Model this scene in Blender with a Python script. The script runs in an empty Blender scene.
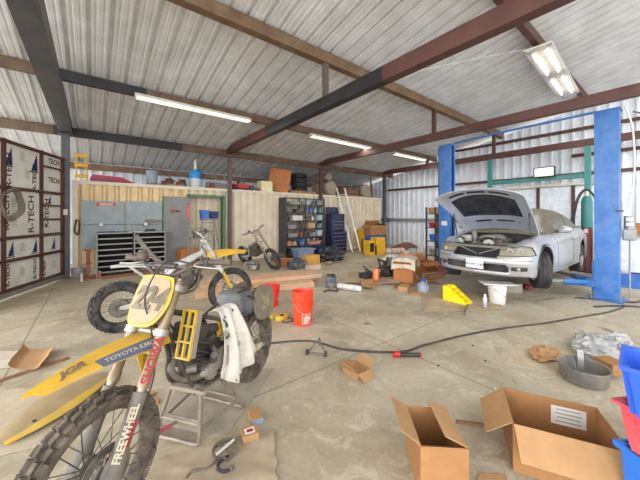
import bpy, bmesh, math, random
from mathutils import Vector, Matrix, Euler, noise
PI = math.pi
R = math.radians
COL = bpy.context.scene.collection
rnd = random.Random(7)

# ---------------------------------------------------------------- materials
def lin(c):
    return tuple(((v/255)/12.92 if v/255 <= .04045 else ((v/255+.055)/1.055)**2.4) for v in c)

def mat(name, rgb, rough=.6, metal=0., dirt=None, dirt_amt=.5, dirt_scale=3., var=.06, bump=0., bscale=40., emit=0., alpha=1., trans=0., coat=0.):
    """procedural principled material: base colour with noise variation and an optional dirt layer"""
    m = bpy.data.materials.new(name); m.use_nodes = True
    nt = m.node_tree; b = nt.nodes['Principled BSDF']
    b.inputs['Roughness'].default_value = rough
    b.inputs['Metallic'].default_value = metal
    if coat: b.inputs['Coat Weight'].default_value = coat
    if trans: b.inputs['Transmission Weight'].default_value = trans
    if alpha < 1: b.inputs['Alpha'].default_value = alpha
    tc = nt.nodes.new('ShaderNodeTexCoord')
    c = lin(rgb)
    nz = nt.nodes.new('ShaderNodeTexNoise'); nz.inputs['Scale'].default_value = dirt_scale*2.3
    nz.inputs['Detail'].default_value = 5
    nt.links.new(tc.outputs['Object'], nz.inputs['Vector'])
    r = nt.nodes.new('ShaderNodeValToRGB')
    r.color_ramp.elements[0].position = .3; r.color_ramp.elements[1].position = .7
    r.color_ramp.elements[0].color = (*[max(0, v*(1-var*2)) for v in c], 1)
    r.color_ramp.elements[1].color = (*[min(1, v*(1+var*2)) for v in c], 1)
    nt.links.new(nz.outputs['Fac'], r.inputs['Fac'])
    out = r.outputs['Color']
    if dirt:
        n2 = nt.nodes.new('ShaderNodeTexNoise'); n2.inputs['Scale'].default_value = dirt_scale
        n2.inputs['Detail'].default_value = 7; n2.inputs['Roughness'].default_value = .65
        nt.links.new(tc.outputs['Object'], n2.inputs['Vector'])
        mr = nt.nodes.new('ShaderNodeMapRange')
        mr.inputs['From Min'].default_value = .38; mr.inputs['From Max'].default_value = .68
        mr.inputs['To Min'].default_value = max(0, dirt_amt-.35); mr.inputs['To Max'].default_value = min(1, dirt_amt+.35)
        nt.links.new(n2.outputs['Fac'], mr.inputs['Value'])
        mx = nt.nodes.new('ShaderNodeMixRGB')
        mx.inputs['Color2'].default_value = (*lin(dirt), 1)
        nt.links.new(mr.outputs['Result'], mx.inputs['Fac']); nt.links.new(out, mx.inputs['Color1'])
        out = mx.outputs['Color']
    nt.links.new(out, b.inputs['Base Color'])
    if bump:
        n3 = nt.nodes.new('ShaderNodeTexNoise'); n3.inputs['Scale'].default_value = bscale
        n3.inputs['Detail'].default_value = 4
        nt.links.new(tc.outputs['Object'], n3.inputs['Vector'])
        bp = nt.nodes.new('ShaderNodeBump'); bp.inputs['Strength'].default_value = bump
        bp.inputs['Distance'].default_value = .02
        nt.links.new(n3.outputs['Fac'], bp.inputs['Height']); nt.links.new(bp.outputs['Normal'], b.inputs['Normal'])
    if emit:
        b.inputs['Emission Color'].default_value = (*c, 1); b.inputs['Emission Strength'].default_value = emit
    return m

# ---------------------------------------------------------------- mesh builder
def rot(rx=0, ry=0, rz=0):
    return Euler((R(rx), R(ry), R(rz))).to_matrix().to_4x4()

def basis(p, d, up=(0, 0, 1)):
    """matrix at p whose Z axis points along d"""
    z = Vector(d).normalized(); u = Vector(up)
    if abs(z.dot(u)) > .98: u = Vector((1, 0, 0))
    x = u.cross(z).normalized(); y = z.cross(x)
    m = Matrix.Identity(4)
    for i in range(3): m[i][0] = x[i]; m[i][1] = y[i]; m[i][2] = z[i]; m[i][3] = p[i]
    return m

def smooth_path(pts, n=8, closed=False):
    P = [Vector(p) for p in pts]; N = len(P); out = []
    rng = range(N) if closed else range(N-1)
    for i in rng:
        a = P[(i-1) % N] if closed or i > 0 else P[0]*2-P[1]
        b = P[i]; c = P[(i+1) % N]
        d = P[(i+2) % N] if closed or i+2 < N else P[-1]*2-P[-2]
        for k in range(n):
            t = k/n
            out.append(.5*((2*b)+(c-a)*t+(2*a-5*b+4*c-d)*t*t+(3*b-a-3*c+d)*t**3))
    if not closed: out.append(P[-1].copy())
    return out

class MB:
    def __init__(s): s.bm = bmesh.new()
    def _xf(s, vs, m):
        if m is not None:
            for v in vs: v.co = m @ v.co
    def box(s, c, size, m=None, bev=0., seg=1):
        r = bmesh.ops.create_cube(s.bm, size=1)['verts']
        for v in r: v.co = Vector((v.co.x*size[0], v.co.y*size[1], v.co.z*size[2]))
        if bev:
            es = list({e for v in r for e in v.link_edges})
            q = bmesh.ops.bevel(s.bm, geom=es, offset=min(bev, min(size)*.45), segments=seg, affect='EDGES', profile=.5)
            r = list({v for f in q['faces'] for v in f.verts} | {v for v in r if v.is_valid})
        M_ = Matrix.Translation(Vector(c)) @ (m if m is not None else Matrix.Identity(4))
        for v in r: v.co = M_ @ v.co
        return s
    def tube(s, pts, r, n=8, closed=False, caps=True, flat=1.):
        P = [Vector(p) for p in pts]; N = len(P)
        rad = r if isinstance(r, (list, tuple)) else [r]*N
        rings = []; up = None
        for i in range(N):
            a = P[(i-1) % N] if (closed or i > 0) else P[i]
            b = P[(i+1) % N] if (closed or i < N-1) else P[i]
            t = (b-a)
            if t.length < 1e-9: t = Vector((0, 0, 1))
            t.normalize()
            if up is None:
                up = Vector((0, 0, 1)) if abs(t.z) < .9 else Vector((1, 0, 0))
            x = (up - t*up.dot(t))
            if x.length < 1e-6: x = t.orthogonal()
            x.normalize(); y = t.cross(x); up = x
            rings.append([s.bm.verts.new(P[i]+(x*math.cos(2*PI*k/n)*flat+y*math.sin(2*PI*k/n))*rad[i]) for k in range(n)])
        for i in range(N if closed else N-1):
            A, B = rings[i], rings[(i+1) % N]
            for k in range(n):
                s.bm.faces.new((A[k], A[(k+1) % n], B[(k+1) % n], B[k]))
        if caps and not closed:
            s.bm.faces.new(rings[0][::-1]); s.bm.faces.new(rings[-1])
        return s
    def lathe(s, prof, n=24, m=None, closed=False):
        """prof: list of (r, z) revolved about Z"""
        rings = []
        for (r, z) in prof:
            if r < 1e-6: rings.append([s.bm.verts.new((0, 0, z))])
            else: rings.append([s.bm.verts.new((r*math.cos(2*PI*k/n), r*math.sin(2*PI*k/n), z)) for k in range(n)])
        K = len(rings)
        for i in range(K if closed else K-1):
            A, B = rings[i], rings[(i+1) % K]
            for k in range(n):
                q = [A[k % len(A)], A[(k+1) % len(A)], B[(k+1) % len(B)], B[k % len(B)]]
                u = []
                for v in q:
                    if v not in u: u.append(v)
                if len(u) > 2: s.bm.faces.new(u)
        s._xf([v for rg in rings for v in rg], m)
        return s
    def cyl(s, a, b, r, n=12, r2=None):
        r2 = r if r2 is None else r2
        L = (Vector(b)-Vector(a)).length
        return s.lathe([(0, 0), (r, 0), (r2, L), (0, L)], n, basis(a, Vector(b)-Vector(a)))
    def prism(s, poly, h, m=None, z0=0.):
        A = [s.bm.verts.new((p[0], p[1], z0)) for p in poly]
        B = [s.bm.verts.new((p[0], p[1], z0+h)) for p in poly]
        n = len(poly)
        s.bm.faces.new(A[::-1]); s.bm.faces.new(B)
        for k in range(n): s.bm.faces.new((A[k], A[(k+1) % n], B[(k+1) % n], B[k]))
        s._xf(A+B, m)
        return s
    def grid(s, fn, nu, nv, thick=0., skip=None, closed=False):
        """fn(u,v)->point, u,v in 0..1; thick gives the sheet a real thickness"""
        V = [[Vector(fn(i/nu, j/nv)) for j in range(nv+1)] for i in range(nu+1)]
        def lay(off):
            out = []
            for i in range(nu+1):
                row = []
                for j in range(nv+1):
                    p = V[i][j].copy()
                    if off:
                        du = V[min(i+1, nu)][j]-V[max(i-1, 0)][j]; dv = V[i][min(j+1, nv)]-V[i][max(j-1, 0)]
                        nn = du.cross(dv)
                        if nn.length > 1e-12: p += nn.normalized()*off
                    row.append(s.bm.verts.new(p))
                out.append(row)
            return out
        ok = lambda i, j: not (skip and skip((i+.5)/nu, (j+.5)/nv))
        A = lay(0)
        for i in range(nu):
            for j in range(nv):
                if ok(i, j): s.bm.faces.new((A[i][j], A[i+1][j], A[i+1][j+1], A[i][j+1]))
        if thick:
            B = lay(-thick)
            for i in range(nu):
                for j in range(nv):
                    if not ok(i, j): continue
                    s.bm.faces.new((B[i][j+1], B[i+1][j+1], B[i+1][j], B[i][j]))
                    for (di, dj, p, q) in ((-1, 0, (i, j+1), (i, j)), (1, 0, (i+1, j), (i+1, j+1)), (0, -1, (i, j), (i+1, j)), (0, 1, (i+1, j+1), (i, j+1))):
                        a, b = i+di, j+dj
                        if 0 <= a < nu and 0 <= b < nv and ok(a, b): continue
                        s.bm.faces.new((A[q[0]][q[1]], A[p[0]][p[1]], B[p[0]][p[1]], B[q[0]][q[1]]))
        return s
    def blob(s, c, r, amp=.1, freq=2., sub=3, seed=0., m=None, floor=None):
        q = bmesh.ops.create_icosphere(s.bm, subdivisions=sub, radius=1)['verts']
        rr = r if isinstance(r, (list, tuple)) else (r, r, r)
        for v in q:
            d = v.co.normalized()
            k = 1+amp*noise.noise(d*freq+Vector((seed, seed*1.7, -seed)))*2
            v.co = Vector((d.x*rr[0]*k, d.y*rr[1]*k, d.z*rr[2]*k))
        M_ = Matrix.Translation(Vector(c)) @ (m if m is not None else Matrix.Identity(4))
        for v in q:
            v.co = M_ @ v.co
            if floor is not None and v.co.z < floor: v.co.z = floor
        return s
    def mirror_y(s):
        g = bmesh.ops.duplicate(s.bm, geom=list(s.bm.verts)+list(s.bm.edges)+list(s.bm.faces))['geom']
        for v in g:
            if isinstance(v, bmesh.types.BMVert): v.co.y = -v.co.y
        bmesh.ops.reverse_faces(s.bm, faces=[f for f in g if isinstance(f, bmesh.types.BMFace)])
        return s
    def build(s, name, m, parent=None, loc=None, ang=35, mtx=None, keep=False):
        if not keep: bmesh.ops.recalc_face_normals(s.bm, faces=s.bm.faces)
        me = bpy.data.meshes.new(name); s.bm.to_mesh(me); s.bm.free()
        me.materials.append(m)
        if ang:
            me.polygons.foreach_set('use_smooth', [True]*len(me.polygons))
            me.set_sharp_from_angle(angle=R(ang))
        o = bpy.data.objects.new(name, me); COL.objects.link(o)
        if parent: o.parent = parent
        if loc is not None: o.location = loc
        if mtx is not None: o.matrix_local = mtx
        return o

def tag(o, label=None, cat=None, group=None, kind=None):
    if label: o['label'] = label
    if cat: o['category'] = cat
    if group: o['group'] = group
    if kind: o['kind'] = kind
    return o

def thing(name, label, cat, loc=(0, 0, 0), rz=0., group=None, e=None):
    o = bpy.data.objects.new(name, None); COL.objects.link(o)
    o.empty_display_size = .1
    o.location = loc
    o.rotation_euler = e if e is not None else (0, 0, R(rz))
    return tag(o, label, cat, group)

def dup(o, label=None, group=None, loc=None, rz=None, e=None, skip=()):
    """copy a thing, its parts and sub-parts"""
    def rec(a, par):
        c = a.copy(); COL.objects.link(c)
        if par is not None: c.parent = par
        for ch in list(a.children):
            if ch.name.split('.')[0] not in skip: rec(ch, c)
        return c
    c = rec(o, None)
    if label: c['label'] = label
    if group: c['group'] = group
    if loc is not None: c.location = loc
    if rz is not None: c.rotation_euler = (0, 0, R(rz))
    if e is not None: c.rotation_euler = e
    return c

def text(body, name, m, parent, mtx, size=.1, depth=.001, shear=0., sx=1., bold=0.):
    """flat raised lettering as a mesh of its own; mtx: local X = reading direction, Z = outward"""
    cu = bpy.data.curves.new(name, 'FONT'); cu.body = body; cu.size = size; cu.extrude = depth
    cu.align_x = 'CENTER'; cu.align_y = 'CENTER'; cu.shear = shear; cu.offset = bold
    t = bpy.data.objects.new(name+'_src', cu); COL.objects.link(t)
    dg = bpy.context.evaluated_depsgraph_get()
    me = bpy.data.meshes.new_from_object(t.evaluated_get(dg))
    bpy.data.objects.remove(t); bpy.data.curves.remove(cu)
    me.name = name; me.materials.clear(); me.materials.append(m)
    o = bpy.data.objects.new(name, me); COL.objects.link(o)
    if parent: o.parent = parent
    o.matrix_local = mtx @ Matrix.Diagonal((sx, 1, 1, 1))
    return o

def frame(p, x, z):
    """matrix with local X along x (reading direction) and Z along z (outward)"""
    z = Vector(z).normalized(); x = Vector(x); x = (x - z*x.dot(z)).normalized(); y = z.cross(x)
    m = Matrix.Identity(4)
    for i in range(3): m[i][0] = x[i]; m[i][1] = y[i]; m[i][2] = z[i]; m[i][3] = p[i]
    return m

EXPOSURE = 0.0
SKY = 1.95
TUBE = 6.0
LAMP = 30.0

# ================================================================ camera, world
cam = bpy.data.cameras.new('camera'); co = bpy.data.objects.new('camera', cam); COL.objects.link(co)
cam.sensor_width = 36; cam.lens = 288/640*36; cam.shift_y = -24/640; cam.clip_start = .02
YAW = math.atan2(365, 288)
co.location = (0, 0, 1.63); co.rotation_euler = (R(90), 0, YAW-R(90))
bpy.context.scene.camera = co
vs = bpy.context.scene.view_settings
bpy.context.scene.display_settings.display_device = 'sRGB'
vs.view_transform = 'Standard'; vs.look = 'None'; vs.gamma = 1; vs.exposure = EXPOSURE; vs.use_curve_mapping = False
w = bpy.data.worlds.new('sky'); bpy.context.scene.world = w; w.use_nodes = True
bg = w.node_tree.nodes['Background']
N_ = w.node_tree.nodes.new; L_ = w.node_tree.links.new
tc = N_('ShaderNodeTexCoord'); sp = N_('ShaderNodeSeparateXYZ'); L_(tc.outputs['Generated'], sp.inputs[0])
# brighter hazy sky on the door side of the shed (towards -X)
mr = N_('ShaderNodeMapRange'); mr.inputs['From Min'].default_value = .6; mr.inputs['From Max'].default_value = -1
mr.inputs['To Min'].default_value = SKY*.45; mr.inputs['To Max'].default_value = SKY*3.6; L_(sp.outputs[0], mr.inputs['Value'])
L_(mr.outputs['Result'], bg.inputs['Strength'])
bg.inputs['Color'].default_value = (*lin((240, 246, 255)), 1)

# ================================================================ materials of the building
def roof_mat():
    m = mat('galvanised_sheet', (232, 235, 240), .4, .1, dirt=(188, 184, 178), dirt_amt=.06, dirt_scale=1.2, var=.05)
    return m
M_roof = roof_mat()
M_wall = mat('white_sheet', (236, 240, 246), .5, .0, dirt=(200, 192, 178), dirt_amt=.02, dirt_scale=1.5, var=.03)
M_brown = mat('red_oxide_steel', (82, 46, 41), .55, .0, dirt=(112, 82, 68), dirt_amt=.18, dirt_scale=2, var=.1)
M_rust = mat('rusty_steel', (118, 84, 62), .7, .0, dirt=(150, 128, 104), dirt_amt=.4, dirt_scale=3, var=.12)
M_tan = mat('weathered_tan_steel', (122, 100, 76), .7, .0, dirt=(104, 70, 50), dirt_amt=.3, dirt_scale=2, var=.12)
M_black = mat('black_paint', (34, 34, 36), .45, .0, dirt=(80, 76, 70), dirt_amt=.15, dirt_scale=3)
M_post = mat('grey_brown_post', (92, 78, 74), .6, .0, dirt=(120, 100, 86), dirt_amt=.3, dirt_scale=3)
M_dpost = mat('dark_grey_post', (72, 76, 84), .5, .0, dirt=(110, 104, 98), dirt_amt=.2, dirt_scale=3)

def two_tone(name, ma, mb, axis, lo, hi):
    """steel whose paint changes at set places along its length"""
    m = mat(name, (0, 0, 0)); nt = m.node_tree; b = nt.nodes['Principled BSDF']
    def chain(rgb, dirt, amt):
        tc = nt.nodes.new('ShaderNodeTexCoord'); nz = nt.nodes.new('ShaderNodeTexNoise')
        nz.inputs['Scale'].default_value = 3; nz.inputs['Detail'].default_value = 7
        nt.links.new(tc.outputs['Object'], nz.inputs['Vector'])
        r = nt.nodes.new('ShaderNodeValToRGB')
        r.color_ramp.elements[0].position = .35; r.color_ramp.elements[1].position = .75
        r.color_ramp.elements[0].color = (*lin(rgb), 1)
        r.color_ramp.elements[1].color = (*[a*(1-amt)+d*amt for a, d in zip(lin(rgb), lin(dirt))], 1)
        nt.links.new(nz.outputs['Fac'], r.inputs['Fac']); return r.outputs['Color']
    c1 = chain(*ma); c2 = chain(*mb)
    tc = nt.nodes.new('ShaderNodeTexCoord'); sp = nt.nodes.new('ShaderNodeSeparateXYZ')
    nt.links.new(tc.outputs['Object'], sp.inputs[0])
    g = nt.nodes.new('ShaderNodeMath'); g.operation = 'GREATER_THAN'; g.inputs[1].default_value = lo
    l = nt.nodes.new('ShaderNodeMath'); l.operation = 'LESS_THAN'; l.inputs[1].default_value = hi
    nt.links.new(sp.outputs[axis], g.inputs[0]); nt.links.new(sp.outputs[axis], l.inputs[0])
    mu = nt.nodes.new('ShaderNodeMath'); mu.operation = 'MULTIPLY'
    nt.links.new(g.outputs[0], mu.inputs[0]); nt.links.new(l.outputs[0], mu.inputs[1])
    mx = nt.nodes.new('ShaderNodeMixRGB'); nt.links.new(mu.outputs[0], mx.inputs['Fac'])
    nt.links.new(c1, mx.inputs['Color1']); nt.links.new(c2, mx.inputs['Color2'])
    nt.links.new(mx.outputs['Color'], b.inputs['Base Color']); b.inputs['Roughness'].default_value = .5
    return m
BLK = ((30, 30, 33), (70, 66, 62), .4)
OX = ((84, 48, 42), (112, 82, 66), .4)
TAN = ((116, 94, 72), (84, 54, 38), .9)

def floor_mat():
    m = bpy.data.materials.new('concrete'); m.use_nodes = True; nt = m.node_tree; b = nt.nodes['Principled BSDF']
    N = nt.nodes.new; L = nt.links.new
    tc = N('ShaderNodeTexCoord')
    def nz(scale, detail=6, rough=.6, dist=0.):
        n = N('ShaderNodeTexNoise'); n.inputs['Scale'].default_value = scale; n.inputs['Detail'].default_value = detail
        n.inputs['Roughness'].default_value = rough; n.inputs['Distortion'].default_value = dist
        L(tc.outputs['Object'], n.inputs['Vector']); return n.outputs['Fac']
    def ramp(f, a, ca, b_, cb):
        r = N('ShaderNodeValToRGB'); e = r.color_ramp.elements
        e[0].position = a; e[0].color = ca; e[1].position = b_; e[1].color = cb
        L(f, r.inputs['Fac']); return r.outputs['Color']
    def mix(fac, c1, c2, mode='MIX'):
        x = N('ShaderNodeMixRGB'); x.blend_type = mode
        for s, v in (('Fac', fac), ('Color1', c1), ('Color2', c2)):
            if hasattr(v, 'links'): L(v, x.inputs[s])
            else: x.inputs[s].default_value = v
        return x.outputs['Color']
    base = ramp(nz(.9, 9, .62, .6), .32, (*lin((160, 144, 117)), 1), .68, (*lin((200, 186, 159)), 1))
    # pale swirled scuffs
    sc = ramp(nz(4.2, 9, .72, .9), .52, (0, 0, 0, 1), .62, (1, 1, 1, 1))
    base = mix(.42, base, mix(sc, base, (*lin((222, 212, 188)), 1)))
    # brown soaked-in stains
    st = ramp(nz(.55, 5, .55, .9), .56, (0, 0, 0, 1), .70, (.75, .75, .75, 1))
    base = mix(st, base, (*lin((156, 130, 98)), 1))
    # small oil spots
    oil = ramp(nz(2.2, 3, .5, .3), .68, (0, 0, 0, 1), .76, (.8, .8, .8, 1))
    base = mix(oil, base, (*lin((106, 92, 76)), 1))
    fine = ramp(nz(28, 6, .7), .3, (.86, .86, .86, 1), .7, (1.06, 1.06, 1.06, 1))
    base = mix(1., base, fine, 'MULTIPLY')
    # saw-cut joints between the slabs
    sp = N('ShaderNodeSeparateXYZ'); L(tc.outputs['Object'], sp.inputs[0])
    prev = None
    for ax, vals in ((0, (-.7, 2.95, 6.6, 10.25)), (1, (-1.2, 2.4, 6.05, 9.7))):
        for v in vals:
            s = N('ShaderNodeMath'); s.operation = 'SUBTRACT'; s.inputs[1].default_value = v; L(sp.outputs[ax], s.inputs[0])
            a = N('ShaderNodeMath'); a.operation = 'ABSOLUTE'; L(s.outputs[0], a.inputs[0])
            l = N('ShaderNodeMath'); l.operation = 'LESS_THAN'; l.inputs[1].default_value = .009; L(a.outputs[0], l.inputs[0])
            if prev is None: prev = l.outputs[0]
            else:
                q = N('ShaderNodeMath'); q.operation = 'MAXIMUM'; L(prev, q.inputs[0]); L(l.outputs[0], q.inputs[1]); prev = q.outputs[0]
    jm = N('ShaderNodeMath'); jm.operation = 'MULTIPLY'; jm.inputs[1].default_value = .6; L(prev, jm.inputs[0])
    base = mix(jm.outputs[0], base, (*lin((110, 98, 80)), 1))
    L(base, b.inputs['Base Color'])
    b.inputs['Roughness'].default_value = .62
    bp = N('ShaderNodeBump'); bp.inputs['Strength'].default_value = .25; bp.inputs['Distance'].default_value = .01
    L(nz(22, 6, .7), bp.inputs['Height']); L(bp.outputs['Normal'], b.inputs['Normal'])
    return m

# ================================================================ the shell
XL, XR, YF, YB = -6.0, 13.25, -2.6, 12.9
def roofz(y): return 4.03+.19*(10.2-y)
b = MB(); b.box((.5*(XL+XR), .5*(YF+YB), -.1), (XR-XL, YB-YF, .2)); tag(b.build('floor', floor_mat(), ang=0), kind='structure')
M_ground = mat('pale_dirt', (214, 203, 184), .9, dirt=(180, 165, 140), dirt_amt=.3, dirt_scale=.6)
b = MB(); b.box((3, 3, -.3), (70, 70, .2)); tag(b.build('ground', M_ground, ang=0), kind='structure')

def rib_profile(length, pitch=.305, h=.06, wt=.05, wb=.08, minor=True):
    """(u, height) points of a ribbed sheet"""
    out = []; u = 0.
    while u < length:
        out += [(u, 0), (u+.001, 0)] if not out else []
        m0 = u+(pitch-wb)/2
        if minor:
            for q in (.25, .0):
                pass
        a = u+.012
        if minor:
            for c in (u+.075, u+.075+.14):
                pass
        out += [(u+pitch/2-wb/2, 0), (u+pitch/2-wt/2, h), (u+pitch/2+wt/2, h), (u+pitch/2+wb/2, 0)]
        if minor:
            for c in (u+pitch*.82, u+pitch*1.18):
                out += [(c-.02, 0), (c-.01, h*.14), (c+.01, h*.14), (c+.02, 0)]
        u += pitch
    return [p for p in out if p[0] < length]+[(length, 0)]

def ribbed(fn, length, thick=.004, **k):
    """fn(u, v, h): u along the sheet, v 0/1 the two ends of the ribs, h the rib height"""
    P = rib_profile(length, **k); b = MB()
    rows = [[b.bm.verts.new(fn(u, v, h)) for v in (0, 1)] for u, h in P]
    for a, c in zip(rows, rows[1:]): b.bm.faces.new((a[0], c[0], c[1], a[1]))
    rows2 = [[b.bm.verts.new(fn(u, v, h+thick)) for v in (0, 1)] for u, h in P]
    for a, c in zip(rows2, rows2[1:]): b.bm.faces.new((a[1], c[1], c[0], a[0]))
    return b
tag(ribbed(lambda u, v, h: (XL+u, YF-.2+v*(YB+.35-YF), roofz(YF-.2+v*(YB+.35-YF))-.032+h), XR+.3-XL).build('ceiling', M_roof, ang=0, keep=True), kind='structure')
tag(ribbed(lambda u, v, h: (XL+u, YB-h, .0+v*(roofz(YB)-.02)), XR-XL, minor=True).build('wall_back', M_wall, ang=0, keep=True), kind='structure')
b = MB(); b.box((.5*(XL+XR), YB+.02, roofz(YB)-.02), (XR-XL, .03, .2)); tag(b.build('eave_light_seal', M_rust, ang=0), kind='structure')  # unseen strip added at the eave to stop light leaking past the ribs
b = MB()
P = rib_profile(YB-YF)
ra = [[b.bm.verts.new((XR-h+d, YF+u, z)) for d, z in ((0, 0), (0, roofz(YF+u)-.17), (.01, roofz(YF+u)-.17), (.01, 0))] for u, h in P]
for p, q in zip(ra, ra[1:]):
    for k in range(3): b.bm.faces.new((p[k], q[k], q[k+1], p[k+1]))
tag(b.build('wall_right', M_wall, ang=0), kind='structure')

# ---- steelwork: every post, beam and purlin its own object
def steel(name, label, cat, c, size, m, group=None, web=True, axis=1):
    """a channel/I section: two flanges and a web, long along one axis"""
    b = MB(); L = size[axis]
    hor = [i for i in range(2) if i != axis][0] if axis < 2 else 0
    wv, hv = size[hor], size[2]
    def put(dh, dz, sw, sh):
        cc = [0, 0, 0]; ss = [0, 0, 0]
        ss[axis] = L; cc[hor] = dh; cc[2] = dz; ss[hor] = sw; ss[2] = sh
        b.box(cc, ss)
    t = .012
    put(0, hv/2-t/2, wv, t); put(0, -hv/2+t/2, wv, t); put(0, 0, t if web else wv*.96, hv-2*t)
    o = b.build(name, m, ang=0, loc=c); return tag(o, label, cat, group, 'structure')
def rectpost(label, x, y, z0, z1, s, m):
    b = MB(); b.box((0, 0, (z1-z0)/2), (s, s, z1-z0), bev=.008)
    b.box((0, 0, .006), (s*1.9, s*1.9, .012)); b.box((0, 0, z1-z0-.006), (s*1.7, s*1.7, .012))
    return tag(b.build('steel_post', m, ang=0, loc=(x, y, z0)), label, 'post', kind='structure')
rectpost('dark grey steel post at the hinge side of the insulated door', -.56, 10.05, 0, 3.78, .17, M_dpost)
rectpost('grey brown steel post in front of the container beside the green doorway', 3.85, 10.1, 0, 3.74, .12, M_post)
rectpost('steel post standing behind the parts shelf', 8.02, 10.1, 0, 3.74, .12, M_brown)
rectpost('corner steel post at the far end of the container', 12.42, 10.1, 0, 3.74, .16, M_dpost)

# tie beams run in depth (Y); purlins run along the shed (X)
def tie(x, y0, y1, label, m, zc=3.98, w=.16, h=.24):
    return steel('tie_beam', label, 'beam', (x, (y0+y1)/2, zc), (w, y1-y0, h), m, web=False)
tie(-.56, YF, 10.3, 'black painted overhead beam over the insulated door side', M_dpost, 3.93, .26, .26)
tie(3.83, YF, 10.3, 'overhead beam with a long black painted middle section', two_tone('beam_black_patch', OX, BLK, 1, 3.1-3.85, 7.2-3.85), 3.98, .17, .25)
tie(8.05, YF, 10.3, 'red brown overhead beam crossing in front of the lift', M_brown, 4.0, .16, .22)
tie(12.42, YF, 10.3, 'red brown overhead beam along the white right wall', M_brown, 3.98, .14, .22)
def purlin(y, label, m, h=.22, w=.1, zoff=-.045, x0=XL, x1=XR-.02):
    return steel('roof_purlin', label, 'beam', ((x0+x1)/2, y, roofz(y)-h/2+zoff), (x1-x0, w, h), m, web=False, axis=0)
cx = (XL+XR-.02)/2
purlin(10.2, 'roof purlin over the container front, black at its left end', two_tone('purlin_two_tone', TAN, BLK, 0, -.8-cx, 2.3-cx), .22, .12)
purlin(7.55, 'roof purlin carrying the two long strip lights, black at left', two_tone('purlin_two_tone_b', TAN, BLK, 0, -.75-cx, .95-cx), .2)
purlin(4.67, 'rusty bolted roof purlin over the middle of the shed', M_tan, .22, .16)
purlin(2.0, 'red brown roof purlin beside the bright double tube light', M_brown, .2, .12)
purlin(-.9, 'roof purlin near the open front of the shed', M_brown, .2, .12)
purlin(12.72, 'rusty eave purlin on the back wall above the container', M_rust, .2, .1, -.12)
def web(label, x, y, z0, z1, m=M_brown):
    b = MB(); b.box((0, 0, (z1-z0)/2), (.1, .1, z1-z0)); b.box((0, 0, .006), (.16, .16, .012))
    return tag(b.build('beam_strut', m, ang=0, loc=(x, y, z0)), label, 'strut', kind='structure')
web('short upright strut between the black patched beam and the roof purlin', 3.83, 4.67, 4.1, 4.86, M_post)
web('red brown strut standing on the beam before the lift', 8.05, 4.67, 4.11, 4.86)
web('red brown strut against the right wall gable', 12.42, 4.67, 4.09, 4.86)
web('short strut over the second strip light', 8.05, 7.55, 4.11, 4.3)
web('short strut joining the right wall beam to its purlin', 12.42, 7.55, 4.09, 4.3)
for z, y0, y1, l in ((3.08, YF, 10.4, 'thin brown girt halfway up the white right wall'), (4.62, YF, 7.0, 'brown girt high on the right gable wall')):
    steel('wall_girt', l, 'beam', (XR-.1, (y0+y1)/2, z), (.1, y1-y0, .1), M_brown, web=False)
M_galv = mat('galvanised', (168, 168, 166), .45, .4, dirt=(120, 104, 88), dirt_amt=.3)
steel('wall_girt', 'low grey rail across the white wall behind the junk', 'beam', (XR-.12, 8.4, 1.42), (.12, 5.6, .16), M_galv, web=False)
steel('wall_girt', 'low brown girt on the wall behind the workbench', 'beam', (XR-.1, .2, 3.72), (.1, 4.5, .1), M_brown, web=False)

# ---- lamps
M_tube = mat('lit_tube', (255, 252, 244), .3, emit=TUBE)
M_tube_dim = mat('dim_tube', (246, 240, 226), .4, emit=1.1)
M_fix = mat('white_enamel', (232, 228, 214), .4)
def strip(label, x0, x1, y, z):
    t = thing('strip_light', label, 'ceiling light', ((x0+x1)/2, y, z), group='strip lights')
    L = x1-x0
    b = MB(); b.prism([(-.11, 0), (.11, 0), (.05, .07), (-.05, .07)], L, frame((-L/2, 0, 0), (0, 1, 0), (1, 0, 0)))
    b.build('housing', M_fix, t, ang=0)
    for s in (-1, 1):
        b = MB(); b.cyl((-L/2+.03, s*.055, -.022), (L/2-.03, s*.055, -.022), .019, 10); b.build('tube', M_tube_dim, t)
    for s in (-1, 1):
        b = MB(); b.box((s*(L/2-.015), 0, -.01), (.03, .2, .06), bev=.005); b.build('end_cap', M_fix, t)
    return t
strip('long white strip light under the purlin on the left', .72, 3.4, 7.42, 4.24)
strip('long white strip light right of the black patched beam', 5.45, 8.3, 7.42, 4.2)
strip('far strip light close to the right wall', 9.7, 12.0, 7.42, 4.2)
t = thing('double_tube_light', 'bright double tube light fixture with clear wraparound cover, hung at right', 'ceiling light', (9.2, 2.04, 5.18), 3.0)
L = 3.6
b = MB(); b.box((0, 0, .05), (L, .5, .04), bev=.01); b.build('housing', M_fix, t)
for s in (-1, 1):
    for h in (-1, 1):
        b = MB(); b.cyl((h*L/4-.66, s*.11, .0), (h*L/4+.66, s*.11, .0), .02, 10); b.build('tube', M_tube, t)
M_cover = mat('clear_cover', (250, 250, 250), .12, trans=.9)
b = MB(); b.grid(lambda u, v: ((u-.5)*L, (v-.5)*.5, .03-.09*math.sin(PI*v)**.6), 2, 16, .004); b.build('cover', M_cover, t)
for q in (-1.2, 1.2):
    b = MB(); b.tube([(q, 0, .07), (q, -.02, .25)], .006); b.build('hanger', M_black, t)
for (y, xa, xb) in ((7.42, .9, 3.2), (7.42, 5.6, 8.1), (7.42, 9.8, 11.9), (2.04, 7.6, 10.8)):
    d = bpy.data.lights.new('tube_glow', 'AREA'); d.shape = 'RECTANGLE'; d.size = xb-xa; d.size_y = .2; d.energy = LAMP if y > 5 else LAMP*1.6
    d.color = (1, .97, .9)
    o = bpy.data.objects.new('tube_glow', d); COL.objects.link(o); o.location = ((xa+xb)/2, y, 4.12 if y > 5 else 4.98)

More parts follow.
